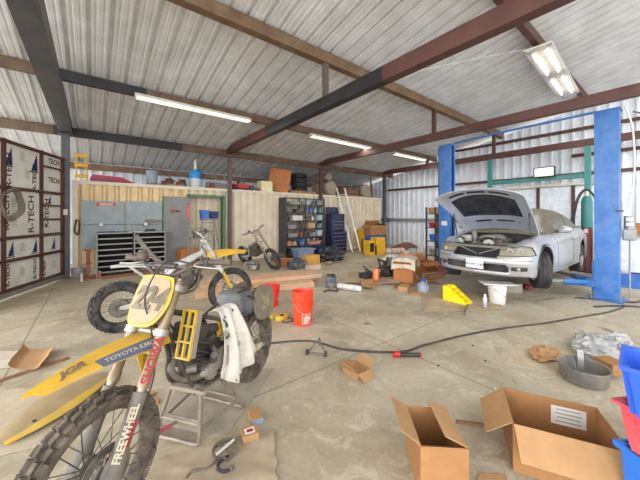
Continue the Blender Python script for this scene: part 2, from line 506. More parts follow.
# ================================================================ generic makers
M_card = mat('cardboard', (166, 117, 70), .8, dirt=(150, 104, 60), dirt_amt=.2, dirt_scale=4, var=.05)
M_cardin = mat('cardboard_inside', (180, 137, 91), .85, dirt=(160, 122, 80), dirt_amt=.2, dirt_scale=4, var=.04)
M_cardor = mat('orange_cardboard', (178, 112, 62), .8, dirt=(176, 112, 64), dirt_amt=.2, dirt_scale=4, var=.06)
M_paper = mat('paper_label', (226, 220, 206), .8)
M_tape = mat('clear_tan_tape', (190, 160, 116), .35)
M_dust = (172, 156, 132)

def cardboard_box(label, size, loc, rz, flaps, m=None, min_=None, cat='box', group=None, name='cardboard_box', fl=None, e=None):
    """open carton: body with real wall thickness and four flaps hinged at the rim.
    flaps: angle in degrees above horizontal-inward (0 closed, 90 upright, 180 out flat, >180 hanging) for -y, +y, -x, +x"""
    m = m or M_card
    t = thing(name, label, cat, loc, rz, group, e)
    sx, sy, sz = size; th = .006
    b = MB()
    b.box((0, 0, th/2), (sx, sy, th))
    b.box((0, -sy/2+th/2, sz/2+th/2), (sx, th, sz-th)); b.box((0, sy/2-th/2, sz/2+th/2), (sx, th, sz-th))
    b.box((-sx/2+th/2, 0, sz/2+th/2), (th, sy-2*th, sz-th)); b.box((sx/2-th/2, 0, sz/2+th/2), (th, sy-2*th, sz-th))
    b.build('body', m, t, ang=0)
    long = fl or min(sx, sy)/2
    for k, a in enumerate(flaps):
        if a is None: continue
        b = MB()
        w = (sx if k < 2 else sy)-2*th
        cut = .015
        b.prism([(-w/2, 0), (w/2, 0), (w/2-cut, long-.004), (-w/2+cut, long-.004)], .005, z0=-.0025)
        d = [(0, 1), (0, -1), (1, 0), (-1, 0)][k]
        pos = [(0, -sy/2+th/2), (0, sy/2-th/2), (-sx/2+th/2, 0), (sx/2-th/2, 0)][k]
        A = R(a)
        ydir = Vector((d[0]*math.cos(A), d[1]*math.cos(A), math.sin(A)))
        xdir = Vector((d[1], -d[0], 0))
        zdir = xdir.cross(ydir)
        M_ = Matrix.Identity(4); dz = .003 if k < 2 else .009
        for i in range(3):
            M_[i][0] = xdir[i]; M_[i][1] = ydir[i]; M_[i][2] = zdir[i]
        M_[0][3] = pos[0]; M_[1][3] = pos[1]; M_[2][3] = sz+dz-.003
        for v in b.bm.verts: v.co = M_ @ v.co
        b.build('flap', min_ or m, t, ang=0)
    return t

def closed_carton(label, size, loc, rz=0, m=None, group=None, cat='box', name='cardboard_box', tape=True, e=None):
    t = thing(name, label, cat, loc, rz, group, e)
    sx, sy, sz = size
    b = MB(); b.box((0, 0, sz/2), size, bev=.006); b.build('body', m or M_card, t, ang=0)
    b = MB()
    for s in (-1, 1): b.box((0, s*sy/4, sz+.002), (sx-.006, sy/2-.006, .004))
    b.build('flap', m or M_card, t, ang=0)
    if tape:
        b = MB(); b.box((0, 0, sz+.0048), (sx, .05, .0015)); b.box((sx/2+.0008, 0, sz-.04), (.0015, .05, .08)); b.box((-sx/2-.0008, 0, sz-.04), (.0015, .05, .08)); b.build('tape', M_tape, t, ang=0)
    return t

def bucket(label, loc, r, h, m, cat='bucket', rz=0, handle=True, bands=1, lid=None, name='bucket', group=None, Mw=None):
    t = thing(name, label, cat, loc, rz, group)
    r0 = r*.86
    pr = [(0, 0), (r0*.96, 0), (r0, .012), (r*.97, h*.72)]
    for k in range(bands+1):
        z = h*(.74+.07*k); pr += [(r*.97, z), (r*1.05, z+.004), (r*1.05, z+h*.02), (r*.98, z+h*.026)]
    pr += [(r, h*.98), (r*1.03, h*.985), (r*1.03, h), (r*.95, h), (r*.93, h*.9), (r0*.93, .02), (0, .018)]
    b = MB(); b.lathe(pr, 32); b.build('body', m, t)
    if lid:
        b = MB(); b.lathe([(0, h+.004), (r*.9, h+.004), (r*.92, h+.014), (r*1.08, h+.012), (r*1.1, h-.03), (r*1.07, h-.03), (r*1.06, h+.002), (0, h+.001)], 32); b.build('lid', lid, t)
    if handle:
        b = MB()
        pts = [(math.cos(a)*r*1.06, -abs(math.sin(a))*r*.35-.01-r*.9*math.sin(a)*.8, h*.84-math.sin(a)*h*.42) for a in [PI*k/14 for k in range(15)]]
        b.tube(pts, .004, 6); b.build('handle', Mw or M_galv, t)
    return t

def roll(label, a, b_, r, m, name='insulation_roll', cat='roll', core=None, seed=1):
    """a soft roll lying or leaning between two end points, wound ends showing"""
    A = Vector(a); B = Vector(b_); t = thing(name, label, cat, A)
    b = MB(); L = (B-A).length; n = 18
    M_ = basis((0, 0, 0), B-A)
    prof = [(0, .01), (r*.2, .02), (r*.35, 0), (r*.55, .015), (r*.75, 0), (r*.95, .01), (r, .04)]
    prof += [(r*(1+.03*math.sin(k*2.1+seed)), L*(.08+.84*k/8)) for k in range(9)]
    prof += [(r, L-.04), (r*.95, L-.01), (r*.75, L), (r*.55, L-.015), (r*.35, L), (r*.2, L-.02), (0, L-.01)]
    b.lathe(prof, n, M_); b.build('wrap', m, t, ang=50)
    for k in (.25, .75):
        b = MB(); b.lathe([(r*1.005, L*k-.02), (r*1.035, L*k-.02), (r*1.035, L*k+.02), (r*1.005, L*k+.02)], n, M_, closed=True)
        b.build('strap', core or M_black, t, ang=50)
    return t

def tyre_mesh(Rr, w, b=None, rimr=.6, n=40):
    b = b or MB()
    ri = Rr*rimr
    b.lathe([(ri, -w*.36), (ri*1.06, -w*.45), (Rr*.86, -w*.5), (Rr*.95, -w*.46), (Rr, -w*.36), (Rr, -w*.16), (Rr*.985, -w*.15), (Rr*.985, -w*.12), (Rr, -w*.11), (Rr, w*.11), (Rr*.985, w*.12), (Rr*.985, w*.15), (Rr, w*.16), (Rr, w*.36), (Rr*.95, w*.46), (Rr*.86, w*.5), (ri*1.06, w*.45), (ri, w*.36), (ri*1.02, 0)], n, closed=True)
    return b
M_rub = mat('tyre_rubber', (28, 28, 30), .75, dirt=(84, 78, 70), dirt_amt=.15, dirt_scale=5)

# ================================================================ insulated door
M_board = mat('foil_faced_board', (242, 240, 232), .55, dirt=(196, 188, 170), dirt_amt=.15, dirt_scale=2, var=.02)
M_navy = mat('navy_print', (40, 58, 96), .6); M_ink = mat('black_print', (40, 38, 40), .6); M_greyink = mat('grey_print', (168, 164, 156), .6)
dr = thing('insulated_door', 'tall insulated swing door of printed white foam boards in a brown steel frame', 'door', (-.62, 9.98, 0))
dn = Vector((-.387, -.922, 0)); nn = Vector((.922, -.387, 0))
dr.matrix_world = frame((-.62, 9.98, 0), dn, (0, 0, 1))       # local x along the door away from the hinge, y = inward face normal
# local y = z cross x
ydir = Vector((0, 0, 1)).cross(dn)                             # faces the camera side when positive against nn
SG = 1 if ydir.dot(nn) > 0 else -1
LD = 3.15
def dbar(name, x0, x1, z0, z1, d=.05, y=.0):
    b = MB(); b.box(((x0+x1)/2, SG*(.02+y), (z0+z1)/2), (x1-x0, d, z1-z0), bev=.004); return b.build(name, M_brown, dr, ang=0)
M_brown2 = M_brown
xs = [0, .86, 1.96, 3.06]
for x in xs: dbar('stile', x-(0 if x == 0 else .03), x+(.09 if x == 0 else .03), .16, 3.14, .07)
for z in (.16, .74, 1.19, 2.19, 3.1): dbar('rail', .0, LD, z-.03, z+.03, .06, .004)
for z in (2.8, 1.88, 1.55): dbar('rail', .06, .86, z-.02, z+.02, .05, .006)
b = MB(); b.box((LD/2, SG*.02, .09), (LD, .03, .13)); b.build('skirt', M_galv, dr, ang=0)
def board(x0, x1, z0, z1, marks):
    b = MB(); b.box(((x0+x1)/2, -SG*.012, (z0+z1)/2), (x1-x0, .03, z1-z0)); o = b.build('foam_board', M_board, dr, ang=0)
    f = SG*.0045
    for kind, x, z, s in marks:
        up = Vector((0, 0, 1)); rd = Vector((-1, 0, 0)); out = Vector((0, SG, 0))
        if rd.cross(up).dot(out) < 0: out_ = out
        if kind == 'V':   # wordmark reading upwards
            text('R-TECH', 'wordmark', M_ink, o, frame((x, f, z), (0, 0, 1), (0, SG, 0)), s, .001, bold=.004)
        elif kind == 'H':
            text('TECH', 'wordmark', M_ink, o, frame((x, f, z), (-1, 0, 0), (0, SG, 0)), s, .001, bold=.004)
        elif kind == 'T': # blue sail-shaped triangle
            b = MB(); b.prism([(-.05*s, -.14*s), (.11*s, -.14*s), (.09*s, .16*s)], .001, frame((x, f, z), (-1, 0, 0), (0, SG, 0))); b.build('triangle_mark', M_navy, o, ang=0)
            b = MB(); b.prism([(-.1*s, -.17*s), (.13*s, -.17*s), (.12*s, -.15*s), (-.09*s, -.15*s)], .001, frame((x, f, z), (-1, 0, 0), (0, SG, 0))); b.build('triangle_mark', M_ink, o, ang=0)
        elif kind == 'P': # small grey printed paragraph
            b = MB()
            for q in range(6): b.prism([(-.08, .08-q*.03), (.03+.05*((q*7) % 3)/2, .08-q*.03), (.03+.05*((q*7) % 3)/2, .092-q*.03), (-.08, .092-q*.03)], .001, frame((x, f, z), (-1, 0, 0), (0, SG, 0)))
            b.build('printed_notes', M_greyink, o, ang=0)
for j, (z0, z1) in enumerate(((.19, .71), (.77, 1.16), (1.22, 2.16), (2.22, 3.07))):
    for i, (x0, x1) in enumerate(((.09, .83), (.89, 1.93), (1.99, 3.03))):
        w = x1-x0; h = z1-z0; xc = (x0+x1)/2; zc = (z0+z1)/2
        if i == 0:
            mk = [[('V', .7, .4, .1), ('P', .35, .45, 1)], [('T', .4, zc, .9)], [('V', .62, 1.7, .2), ('T', .55, 2.03, .7)], [('H', .35, 2.95, .17), ('H', .35, 2.5, .17)]][j]
        else:
            mk = [[('V', x0+.14, zc, .13), ('V', x1-.12, zc, .13), ('P', xc, zc, 1)],
                  [('T', x0+.18, zc, 1), ('P', xc, zc, 1), ('T', x1-.16, zc, 1)],
                  [('V', x0+.26, zc-.02, .24), ('P', x1-.3, zc+.2, 1), ('P', x1-.3, zc-.2, 1), ('V', x1-.08, zc, .2)],
                  [('T', x0+.2, z1-.25, 1.3), ('V', x0+.16, z0+.26, .17), ('P', xc, z1-.2, 1), ('V', x1-.14, zc-.1, .2), ('T', x1-.1, z1-.25, 1.2), ('P', xc-.15, z0+.3, 1)]][j]
        board(x0, x1, z0, z1, mk)
# coil of hose on the door
b = MB()
pd = Vector((-.62, 9.98, 0))+dn*1.93+nn*.13+Vector((0, 0, 1.86))
pts = []
for k in range(5*28):
    a = 2*PI*k/28; rr = .24+.022*math.sin(k*.9)+.012*(k//28)
    pts.append(pd+dn*math.cos(a)*rr+Vector((0, 0, 1))*math.sin(a)*rr*1.05+nn*(.012*(k//28)-.02))
M_hose = mat('grey_brown_hose', (104, 94, 84), .6, dirt=M_dust, dirt_amt=.3)
b.tube(pts, .02, 8); tag(b.build('coiled_hose', M_hose), 'coiled grey hose hung on the insulated swing door', 'hose')

# ================================================================ the shipping container
CX0, CX1, CY0, CY1, CZ = -.42, 12.22, 10.2, 12.6, 2.6
M_cream = mat('cream_paint', (230, 216, 192), .55, dirt=(200, 180, 148), dirt_amt=.15, dirt_scale=1.2, var=.03)
M_ply = mat('pale_plywood', (236, 210, 164), .6, dirt=(212, 176, 126), dirt_amt=.25, dirt_scale=1.5, var=.05)
ct = thing('shipping_container', 'long cream corrugated shipping container along the back of the shed', 'container', (CX0, CY0, 0))
LC = CX1-CX0
def corr(x0, x1, z0, z1, y=.0, m=M_cream, name='corrugated_wall', pitch=.285, dep=.085):
    P = []; x = x0
    while x < x1:
        P += [(x, dep), (x+pitch*.26, dep), (x+pitch*.37, 0), (x+pitch*.88, 0)]; x += pitch
    P = [p for p in P if p[0] <= x1]+[(x1, P[-1][1])]
    b = MB(); rows = [[b.bm.verts.new((px, y+d+q, z)) for q, z in ((0, z0), (0, z1), (.004, z1), (.004, z0))] for px, d in P]
    for p, q in zip(rows, rows[1:]):
        for k in range(4): b.bm.faces.new((p[k], q[k], q[(k+1) % 4], p[(k+1) % 4]))
    return b.build(name, m, ct, ang=0)
# doorway between X 2.5 and 3.6
DX0, DX1, DZ = 2.5-CX0, 3.62-CX0, 2.27
corr(.08, DX0-.05, .16, 2.5, .012, M_ply)
corr(DX0-.05, DX1+.05, DZ+.05, 2.5, .012)
corr(DX1+.05, LC-.1, .16, 2.5, .012)
corr(DX0-.05, DX1+.05, .05, DZ+.05, .3, M_cream, 'inner_wall')
b = MB(); b.box((LC/2, .03, 2.55), (LC, .1, .1)); b.build('top_rail', M_cream, ct, ang=0)
b = MB(); b.box((LC/2, .03, .08), (LC, .1, .16)); b.build('bottom_rail', M_cream, ct, ang=0)
for x in (.05, LC-.05):
    b = MB(); b.box((x, .05, CZ/2), (.13, .16, CZ), bev=.01); b.build('corner_post', M_cream, ct, ang=0)
b = MB(); b.box((LC/2, 1.2, CZ-.03), (LC-.02, 2.38, .03)); b.build('roof', M_cream, ct, ang=0)
b = MB(); b.box((0, 1.2, 1.3), (.04, 2.3, 2.5)); b.build('end_wall', M_cream, ct, ang=0)
b = MB(); b.box((LC, 1.2, 1.3), (.04, 2.3, 2.5)); b.build('end_wall', M_cream, ct, ang=0)
M_green = mat('green_paint', (66, 128, 78), .5, dirt=(120, 140, 104), dirt_amt=.2)
for x in (DX0-.03, DX1+.03):
    b = MB(); b.box((x, -.01, DZ/2+.02), (.07, .1, DZ+.04)); b.build('door_jamb', M_green, ct, ang=0)
b = MB(); b.box(((DX0+DX1)/2, -.01, DZ+.05), (DX1-DX0+.12, .1, .07)); b.build('door_header', M_green, ct, ang=0)
# the opened grey door leaf, folded flat against the wall
M_grey = mat('grey_door_paint', (128, 130, 128), .5, dirt=(150, 144, 132), dirt_amt=.2, dirt_scale=2)
lf = MB(); lf.box((2.12-CX0, -.08, 1.15), (.74, .045, 2.2), bev=.004); lfo = lf.build('door_leaf', M_grey, ct, ang=0)
b = MB()
for x in (1.74-CX0,): b.box((x, -.08, 1.15), (.035, .06, 2.24))
b.build('leaf_edge', M_green, lfo, ang=0)
M_red = mat('red_paint', (190, 40, 46), .45, dirt=(150, 60, 56), dirt_amt=.15); M_redsign = mat('red_sign', (205, 66, 78), .5)
b = MB(); b.lathe([(0, 0), (.06, 0), (.055, .02), (0, .02)], 20, frame((2.0-CX0, -.104, 1.78), (1, 0, 0), (0, -1, 0))); b.build('round_sticker', M_red, lfo)
b = MB(); b.box((2.12-CX0, -.105, 1.79), (.1, .004, .05)); b.box((2.2-CX0, -.105, 1.77), (.06, .004, .03)); b.build('dark_sticker', M_ink, lfo, ang=0)
b = MB(); b.box((2.45-CX0, -.105, 1.78), (.09, .005, .5), bev=.003); sg = b.build('red_sign', M_redsign, lfo, ang=0)
b = MB()
for z in range(6): b.box((2.45-CX0, -.109, 1.6+.07*z), (.05, .002, .018))
b.build('white_lines', M_paper, sg, ang=0)
b = MB(); b.cyl((1.84-CX0, -.1, 1.12), (1.84-CX0, -.15, 1.12), .012); b.tube([(1.84-CX0, -.15, 1.12), (1.95-CX0, -.15, 1.12)], .011); b.build('door_handle', M_galv, lfo)

# grey sheet with conduit and outlets on the container
M_bluegrey = mat('blue_grey_sheet', (160, 172, 174), .55, dirt=(136, 142, 138), dirt_amt=.25, dirt_scale=2)
pn = thing('wall_panel', 'blue grey plywood sheet fixed on the container above the tray rack', 'panel', (.74, 10.17, 0))
b = MB(); b.box((-.5, 0, 1.38), (.98, .02, 1.36)); b.build('sheet', M_bluegrey, pn, ang=0)
b = MB(); b.box((.49, 0, 1.62), (.96, .02, .9)); b.build('sheet', M_bluegrey, pn, ang=0)
cd = thing('electrical_conduit', 'grey conduit run with outlet boxes across the blue grey sheet', 'conduit', (.74, 10.14, 1.38))
b = MB(); b.tube([(-1.05, 0, .02), (.9, 0, .0)], .013); b.build('pipe', M_galv, cd)
b = MB(); b.tube([(.18, 0, 0), (.18, 0, -.2)], .013); b.build('pipe', M_galv, cd)
for x in (-.56, .52):
    b = MB(); b.box((x, -.02, .01), (.12, .06, .12), bev=.008); o = b.build('outlet_box', M_galv, cd, ang=0)
    b = MB(); b.box((x, -.052, .01), (.08, .006, .09), bev=.002); b.build('cover_plate', M_paper, o, ang=0)
b = MB(); b.box((0, 0, 0), (.44, .006, .09)); sgn = b.build('warning_sign', M_redsign, loc=(.3, 10.157, 1.96), ang=0); tag(sgn, 'small red and white sign at the top of the blue grey sheet', 'sign')
b = MB(); b.box((0, -.004, 0), (.3, .003, .055)); f_ = b.build('sign_face', M_paper, sgn, ang=0)
b = MB()
for k in range(7): b.box((-.12+.04*k, -.0065, 0), (.024, .002, .026))
b.build('red_marks', M_redsign, f_, ang=0)
# brown shelf bracket at right of sheet and dark yellow cord hung at left
b = MB(); b.box((0, -.06, 0), (.5, .12, .05), bev=.005); tag(b.build('wall_bracket', mat('tan_wood', (150, 130, 104), .7), loc=(1.5, 10.15, 1.5), ang=0), 'short tan wooden ledge at the right end of the blue grey sheet', 'ledge')
b = MB(); pts = [(.05*math.cos(a)+.01*math.sin(3*a), -.03, .2*math.sin(a)) for a in [2*PI*k/60*2 for k in range(61)]]
b.tube(pts, .018, 6); tag(b.build('cord_loop', mat('yellow_cord', (196, 156, 74), .7), loc=(-.33, 10.13, 1.33)), 'looped yellow cord hanging left of the blue grey sheet', 'cord')
b = MB(); b.box((0, 0, 0), (.1, .06, .15), bev=.008); sw = tag(b.build('switch_box', M_paper, loc=(-.56, 9.93, 1.73), ang=0), 'small pale switch box on the dark grey post', 'switch')
b = MB(); b.box((0, -.036, 0), (.02, .015, .035)); b.build('lever', M_greyink, sw, ang=0)

# black rack of trays
M_tray = mat('grey_steel_edge', (150, 150, 146), .45, .3, dirt=M_dust, dirt_amt=.3)
M_dark = mat('dark_interior', (26, 26, 28), .7)
rk = thing('tray_rack', 'low wide rack of black trays with grey lips against the container', 'rack', (.08, 9.72, 0))
RW = 1.64
b = MB(); b.box((RW/2, .42, .6), (RW, .02, 1.1)); b.build('back_panel', M_dark, rk, ang=0)
for x in (.015, RW*.5, RW-.015):
    b = MB(); b.box((x, .21, .58), (.03, .42, 1.16)); b.build('side_frame', M_dark, rk, ang=0)
for col in (0, 1):
    for k in range(8):
        x0 = .03+col*RW*.5; z = .1+.15*k
        if col and k == 0: continue
        b = MB(); b.box((x0+RW*.25-.02, .2, z), (RW*.5-.06, .4, .012)); o = b.build('tray', M_dark, rk, ang=0)
        b = MB(); b.box((x0+RW*.25-.02, -.005, z+.008), (RW*.5-.05, .012, .036)); b.build('tray_lip', M_tray, o, ang=0)
for x in (.01, RW*.52, RW-.01):
    b = MB(); b.box((x, -.015, .58), (.028, .02, 1.16)); b.build('front_upright', M_tray, rk, ang=0)
for k, (x, y, l, a, s, mm, cat) in enumerate(((.3, 9.95, 'flat dark hand tool lying at the left on the tray rack', 10, (.3, .05, .03), M_ink, 'tool'), (.62, 9.9, 'black ring spanner lying on top of the tray rack', -15, (.25, .04, .02), M_ink, 'tool'), (1.0, 9.92, 'pale folded paper on top of the tray rack', 5, (.32, .2, .015), M_paper, 'paper'), (1.36, 9.95, 'small black case at the right on the tray rack', 0, (.24, .16, .07), M_black, 'case'))):
    b = MB(); b.box((0, 0, s[2]/2), s, bev=.006)
    if k < 2:
        for e_ in (-1, 1): b.lathe([(.02, 0), (.045, 0), (.045, s[2]), (.02, s[2])], 14, Matrix.Translation((e_*s[0]/2, 0, 0)), closed=True)
    tag(b.build(['pry_bar', 'spanner', 'folded_paper', 'tool_case'][k], mm, loc=(x, y, 1.17), ang=0), l, cat).rotation_euler = (0, 0, R(a))

# things at the foot of the container, left
bucket('grey metal bucket on the floor at the left corner post', (-.3, 9.85, 0), .15, .27, M_galv, handle=True, bands=0)
b = MB(); b.cyl((0, 0, 0), (0, 0, .75), .03); b.cyl((0, 0, 0), (0, 0, .03), .16, 16); b.box((0, 0, .76), (.2, .06, .04), bev=.01); b.tube([(-.1, 0, .4), (.1, 0, .4)], .015)
M_rustred = mat('rusty_red', (140, 74, 56), .8, dirt=(170, 120, 90), dirt_amt=.3)
tag(b.build('jack_stand', M_rustred, loc=(-.1, 9.5, 0)), 'rusty red pipe stand on the floor left of the tray rack', 'stand')
for k, (x, y, c, l) in enumerate(((-.22, 9.3, (206, 196, 180), 'pale spray tin beside the rusty pipe stand'), (.14, 9.42, (172, 80, 66), 'red spray tin in front of the rusty pipe stand'))):
    t = thing('spray_tin', l, 'can', (x, y, 0)); b = MB(); b.lathe([(0, 0), (.033, 0), (.033, .16), (.02, .18), (0, .18)], 16); b.build('body', mat('tin_%d' % k, c, .4), t)
    b = MB(); b.lathe([(0, .18), (.018, .18), (.018, .21), (0, .212)], 12); b.build('cap', M_paper, t)
b = MB(); b.cyl((0, 0, .03), (1.1, .1, .03), .03); tag(b.build('pipe', M_rustred, loc=(.2, 9.35, 0)), 'rusty pipe lying on the floor before the tray rack', 'pipe')

# ---- orange carton by the doorway and the stepladder with blue bins
closed_carton('orange carton on the floor before the grey door leaf', (.5, .4, .62), (2.33, 9.7, 0), 8, M_cardor)
sl = thing('stepladder', 'grey stepladder standing in the green doorway', 'ladder', (3.0, 9.75, 0))
for s in (-1, 1):
    b = MB(); b.tube([(s*.3, -.35, 0), (s*.2, 0, 1.5)], .022, 4); b.build('front_rail', M_galv, sl)
    b = MB(); b.tube([(s*.3, .35, 0), (s*.2, .04, 1.48)], .018, 4); b.build('rear_rail', M_galv, sl)
for k in range(5):
    f = .18+k*.19; b = MB(); b.box((0, -.35*(1-f), 1.5*f), (.56-.2*f, .09, .025)); b.build('step', M_galv, sl, ang=0)
b = MB(); b.box((0, .02, 1.51), (.5, .26, .05), bev=.008); b.build('top_cap', M_tray, sl, ang=0)
def bin_(name, label, loc, size, m, rz=0, group=None, cat='bin', taper=.86, e=None, lid=None):
    t = thing(name, label, cat, loc, rz, group, e); sx, sy, sz = size; b = MB(); th = .006
    def ring(f, z, off=0): return [b.bm.verts.new((x*(sx/2*f-off), y*(sy/2*f-off), z)) for x, y in ((-1, -1), (1, -1), (1, 1), (-1, 1))]
    rs = [ring(taper, 0), ring(1, sz*.93), ring(1.05, sz*.93), ring(1.05, sz), ring(1, sz, th), ring(taper, .01, th)]
    b.bm.faces.new(rs[0][::-1]); b.bm.faces.new(rs[-1])
    for p, q in zip(rs, rs[1:]):
        for k in range(4): b.bm.faces.new((p[k], p[(k+1) % 4], q[(k+1) % 4], q[k]))
    es = [e_ for e_ in b.bm.edges if abs(e_.verts[0].co.z-e_.verts[1].co.z) > sz*.3]
    bmesh.ops.bevel(b.bm, geom=es, offset=min(sx, sy)*.08, segments=2, affect='EDGES')
    b.build('body', m, t, ang=40)
    if lid:
        b = MB(); b.box((0, 0, sz+.012), (sx*1.07, sy*1.07, .03), bev=.012); b.box((0, 0, sz+.03), (sx*.86, sy*.8, .012), bev=.005); b.build('lid', lid, t, ang=0)
    return t
M_blue = mat('blue_plastic', (52, 108, 190), .4, dirt=(110, 140, 190), dirt_amt=.1); M_dblue = mat('dark_blue_plastic', (40, 58, 100), .4)
bin_('parts_bin', 'blue open bin on the left of the stepladder top', (2.86, 9.73, 1.54), (.24, .3, .28), M_blue)
bin_('parts_bin', 'dark navy open bin on the right of the stepladder top', (3.16, 9.73, 1.54), (.26, .3, .24), M_dblue)
# machine boxes leaning in the doorway, behind the second bike
tt = thing('work_cart', 'grey two shelf work cart in the doorway left of the stepladder', 'cart', (2.5, 9.06, 0))
for z in (.5, .95):
    b = MB(); b.box((0, 0, z), (.5, .4, .03), bev=.01); b.build('shelf', M_tray, tt, ang=0)
for s in (-1, 1):
    for q in (-1, 1):
        b = MB(); b.tube([(s*.23, q*.18, 0.04), (s*.23, q*.18, 1.25)], .014); b.build('leg', M_galv, tt)
b = MB(); b.tube([(-.23, .18, 1.25), (.23, .18, 1.25)], .014); b.build('push_bar', M_galv, tt)
bin_('crate', 'dusty brown crate on the work cart top shelf', (2.5, 9.06, .966), (.38, .28, .2), mat('brown_crate', (112, 98, 92), .7))

# ================================================================ on the container roof
tr = thing('metal_tray', 'bright red steel tray lying at the left end of the container roof', 'tray', (.4, 10.55, CZ))
b = MB(); b.prism([(-.45, 0), (.45, 0), (.62, 0.0), (.3, .17), (-.4, .2), (-.46, .1)], .5, frame((0, .25, 0), (1, 0, 0), (0, -1, 0))); b.build('pan', mat('crimson_paint', (168, 26, 62), .4), tr, ang=0)
b = MB(); b.box((0, -.27, .05), (.95, .02, .03)); b.build('lip', mat('crimson_dark', (130, 20, 48), .4), tr, ang=0)
M_yel = mat('yellow_paint', (236, 186, 42), .5, dirt=(200, 160, 70), dirt_amt=.15)
ys = thing('folding_stand', 'small yellow steel stand on the container roof by the corner post', 'stand', (-.25, 10.5, CZ))
for s in (-1, 1):
    b = MB(); b.tube([(s*.12, -.05, 0), (s*.1, 0, .75)], .018); b.build('leg', M_yel, ys)
for z in (.15, .45, .72):
    b = MB(); b.box((0, -.03, z), (.3, .06, .09), bev=.01); b.build('crossbar', M_yel, ys, ang=0)
M_pgrey = mat('pale_blue_grey_plastic', (148, 162, 176), .5, dirt=(170, 168, 160), dirt_amt=.2)
bucket('pale blue grey bucket on the container roof', (1.48, 10.55, CZ), .17, .46, M_pgrey, handle=False, bands=0)
t = thing('drink_cooler', 'tall blue and white cylinder tank with pale spout on the container roof', 'tank', (2.8, 10.55, CZ))
b = MB(); b.lathe([(0, 0), (.19, 0), (.2, .03), (.2, .32)], 24); b.build('white_base', mat('pale_grey_plastic', (196, 204, 210), .4), t)
b = MB(); b.lathe([(.2, .32), (.205, .33), (.205, .55), (.17, .6), (.05, .64), (0, .64)], 24); b.build('blue_top', mat('sky_blue_plastic', (40, 140, 210), .4), t)
b = MB(); b.lathe([(0, .62), (.055, .63), (.03, .98), (.015, 1.0), (0, 1.0)], 14); b.build('spout', M_paper, t)
# cluttered red tool pieces
def engine_lump(label, loc, s, m, m2, seed, name='engine_part', cat='engine part'):
    t = thing(name, label, cat, loc, seed*23)
    b = MB(); b.box((0, 0, .1*s), (.34*s, .24*s, .2*s), bev=.03*s, seg=2); b.cyl((.05*s, 0, .2*s), (.05*s, 0, .3*s), .08*s, 14)
    b.build('housing', m, t)
    b = MB()
    for k in range(4): b.box((.05*s, 0, (.22+.025*k)*s), (.22*s, .2*s, .008*s))
    b.build('fins', m2, t, ang=0)
    b = MB(); b.cyl((-.05*s, -.12*s, .11*s), (-.05*s, -.17*s, .11*s), .08*s, 16); b.build('cover', m2, t)
    b = MB(); b.cyl((-.05*s, .12*s, .11*s), (-.05*s, .16*s, .11*s), .07*s, 16); b.build('cover', m2, t)
    b = MB(); b.tube(smooth_path([(.15*s, 0, .2*s), (.28*s, .03*s, .25*s), (.3*s, .05*s, .08*s)], 5), .025*s); b.build('pipe', m2, t)
    return t
M_dred = mat('dusty_red', (138, 52, 48), .6, dirt=(120, 90, 80), dirt_amt=.3); M_dgrey = mat('dusty_dark_metal', (88, 84, 80), .5, .3, dirt=M_dust, dirt_amt=.3, dirt_scale=8)
M_alu = mat('dusty_aluminium', (170, 166, 158), .42, .5, dirt=M_dust, dirt_amt=.4, dirt_scale=6)
engine_lump('dusty red motor on the container roof between the blue bucket and tank', (1.93, 10.6, CZ), .9, M_dred, M_dgrey, 1)
engine_lump('small dusty red motor just left of the blue and white tank', (2.36, 10.6, CZ), .9, M_dred, M_dgrey, 2)
engine_lump('red motor right of the blue and white tank', (3.35, 10.5, CZ), .7, M_dred, M_dgrey, 3)
b = MB(); b.box((0, 0, .03), (1.0, .13, .06), bev=.008); tag(b.build('dark_plank', M_dgrey, loc=(1.9, 10.3, CZ), ang=0), 'dark plank under the motors on the container roof', 'plank')
b = MB(); b.box((0, 0, .14), (.75, .25, .28), bev=.02); tag(b.build('grey_case', mat('taupe_case', (150, 140, 134), .6), loc=(3.65, 10.9, CZ), ang=0), 'long taupe case at the back of the container roof by the grey brown post', 'case')
# red mower with bars
mw = thing('lawn_mower', 'red push mower with chrome handle bars on the container roof', 'mower', (4.5, 10.6, CZ))
b = MB(); b.prism([(-.4, -.22), (.3, -.22), (.42, 0), (.3, .22), (-.4, .22)], .16, z0=.08); b.build('deck', M_red, mw, ang=0)
b = MB(); b.lathe([(0, .24), (.15, .24), (.16, .32), (.12, .4), (0, .42)], 18); b.build('engine', M_dgrey, mw)
for s in (-1, 1):
    for x in (-.32, .3):
        b = MB(); tyre_mesh(.1, .05, b, .5, 20); o = b.build('wheel', M_rub, mw); o.matrix_local = frame((x, s*.26, .1), (1, 0, 0), (0, 1, 0))
    b = MB(); b.tube(smooth_path([(-.35, s*.18, .2), (-.6, s*.2, .5), (-.5, s*.2, .68)], 5), .014); b.build('handle', M_alu, mw)
b = MB(); b.tube([(-.5, -.2, .68), (-.5, .2, .68)], .016); b.build('handle_bar', M_alu, mw)
bk = thing('bmx_frame', 'chrome bicycle handlebars and frame propped beside the red mower', 'bicycle part', (4.35, 10.95, CZ))
b = MB(); b.tube(smooth_path([(-.3, 0, .62), (-.2, .05, .72), (0, 0, .55), (.2, .05, .72), (.3, 0, .62)], 6), .014); b.build('handlebar', M_alu, bk)
b = MB(); b.tube([(0, 0, .0), (0, 0, .56)], .018); b.tube([(0, 0, .45), (.45, 0, .1)], .018); b.build('frame_tube', M_dgrey, bk)
closed_carton('pale yellow carton on the container roof beside the mower', (.5, .36, .42), (5.45, 10.5, CZ), 5, mat('pale_yellow_card', (236, 222, 160), .7, dirt=(240, 240, 230), dirt_amt=.3))
engine_lump('small red motor beside the pale yellow carton', (5.06, 10.38, CZ), .5, M_dred, M_alu, 4)
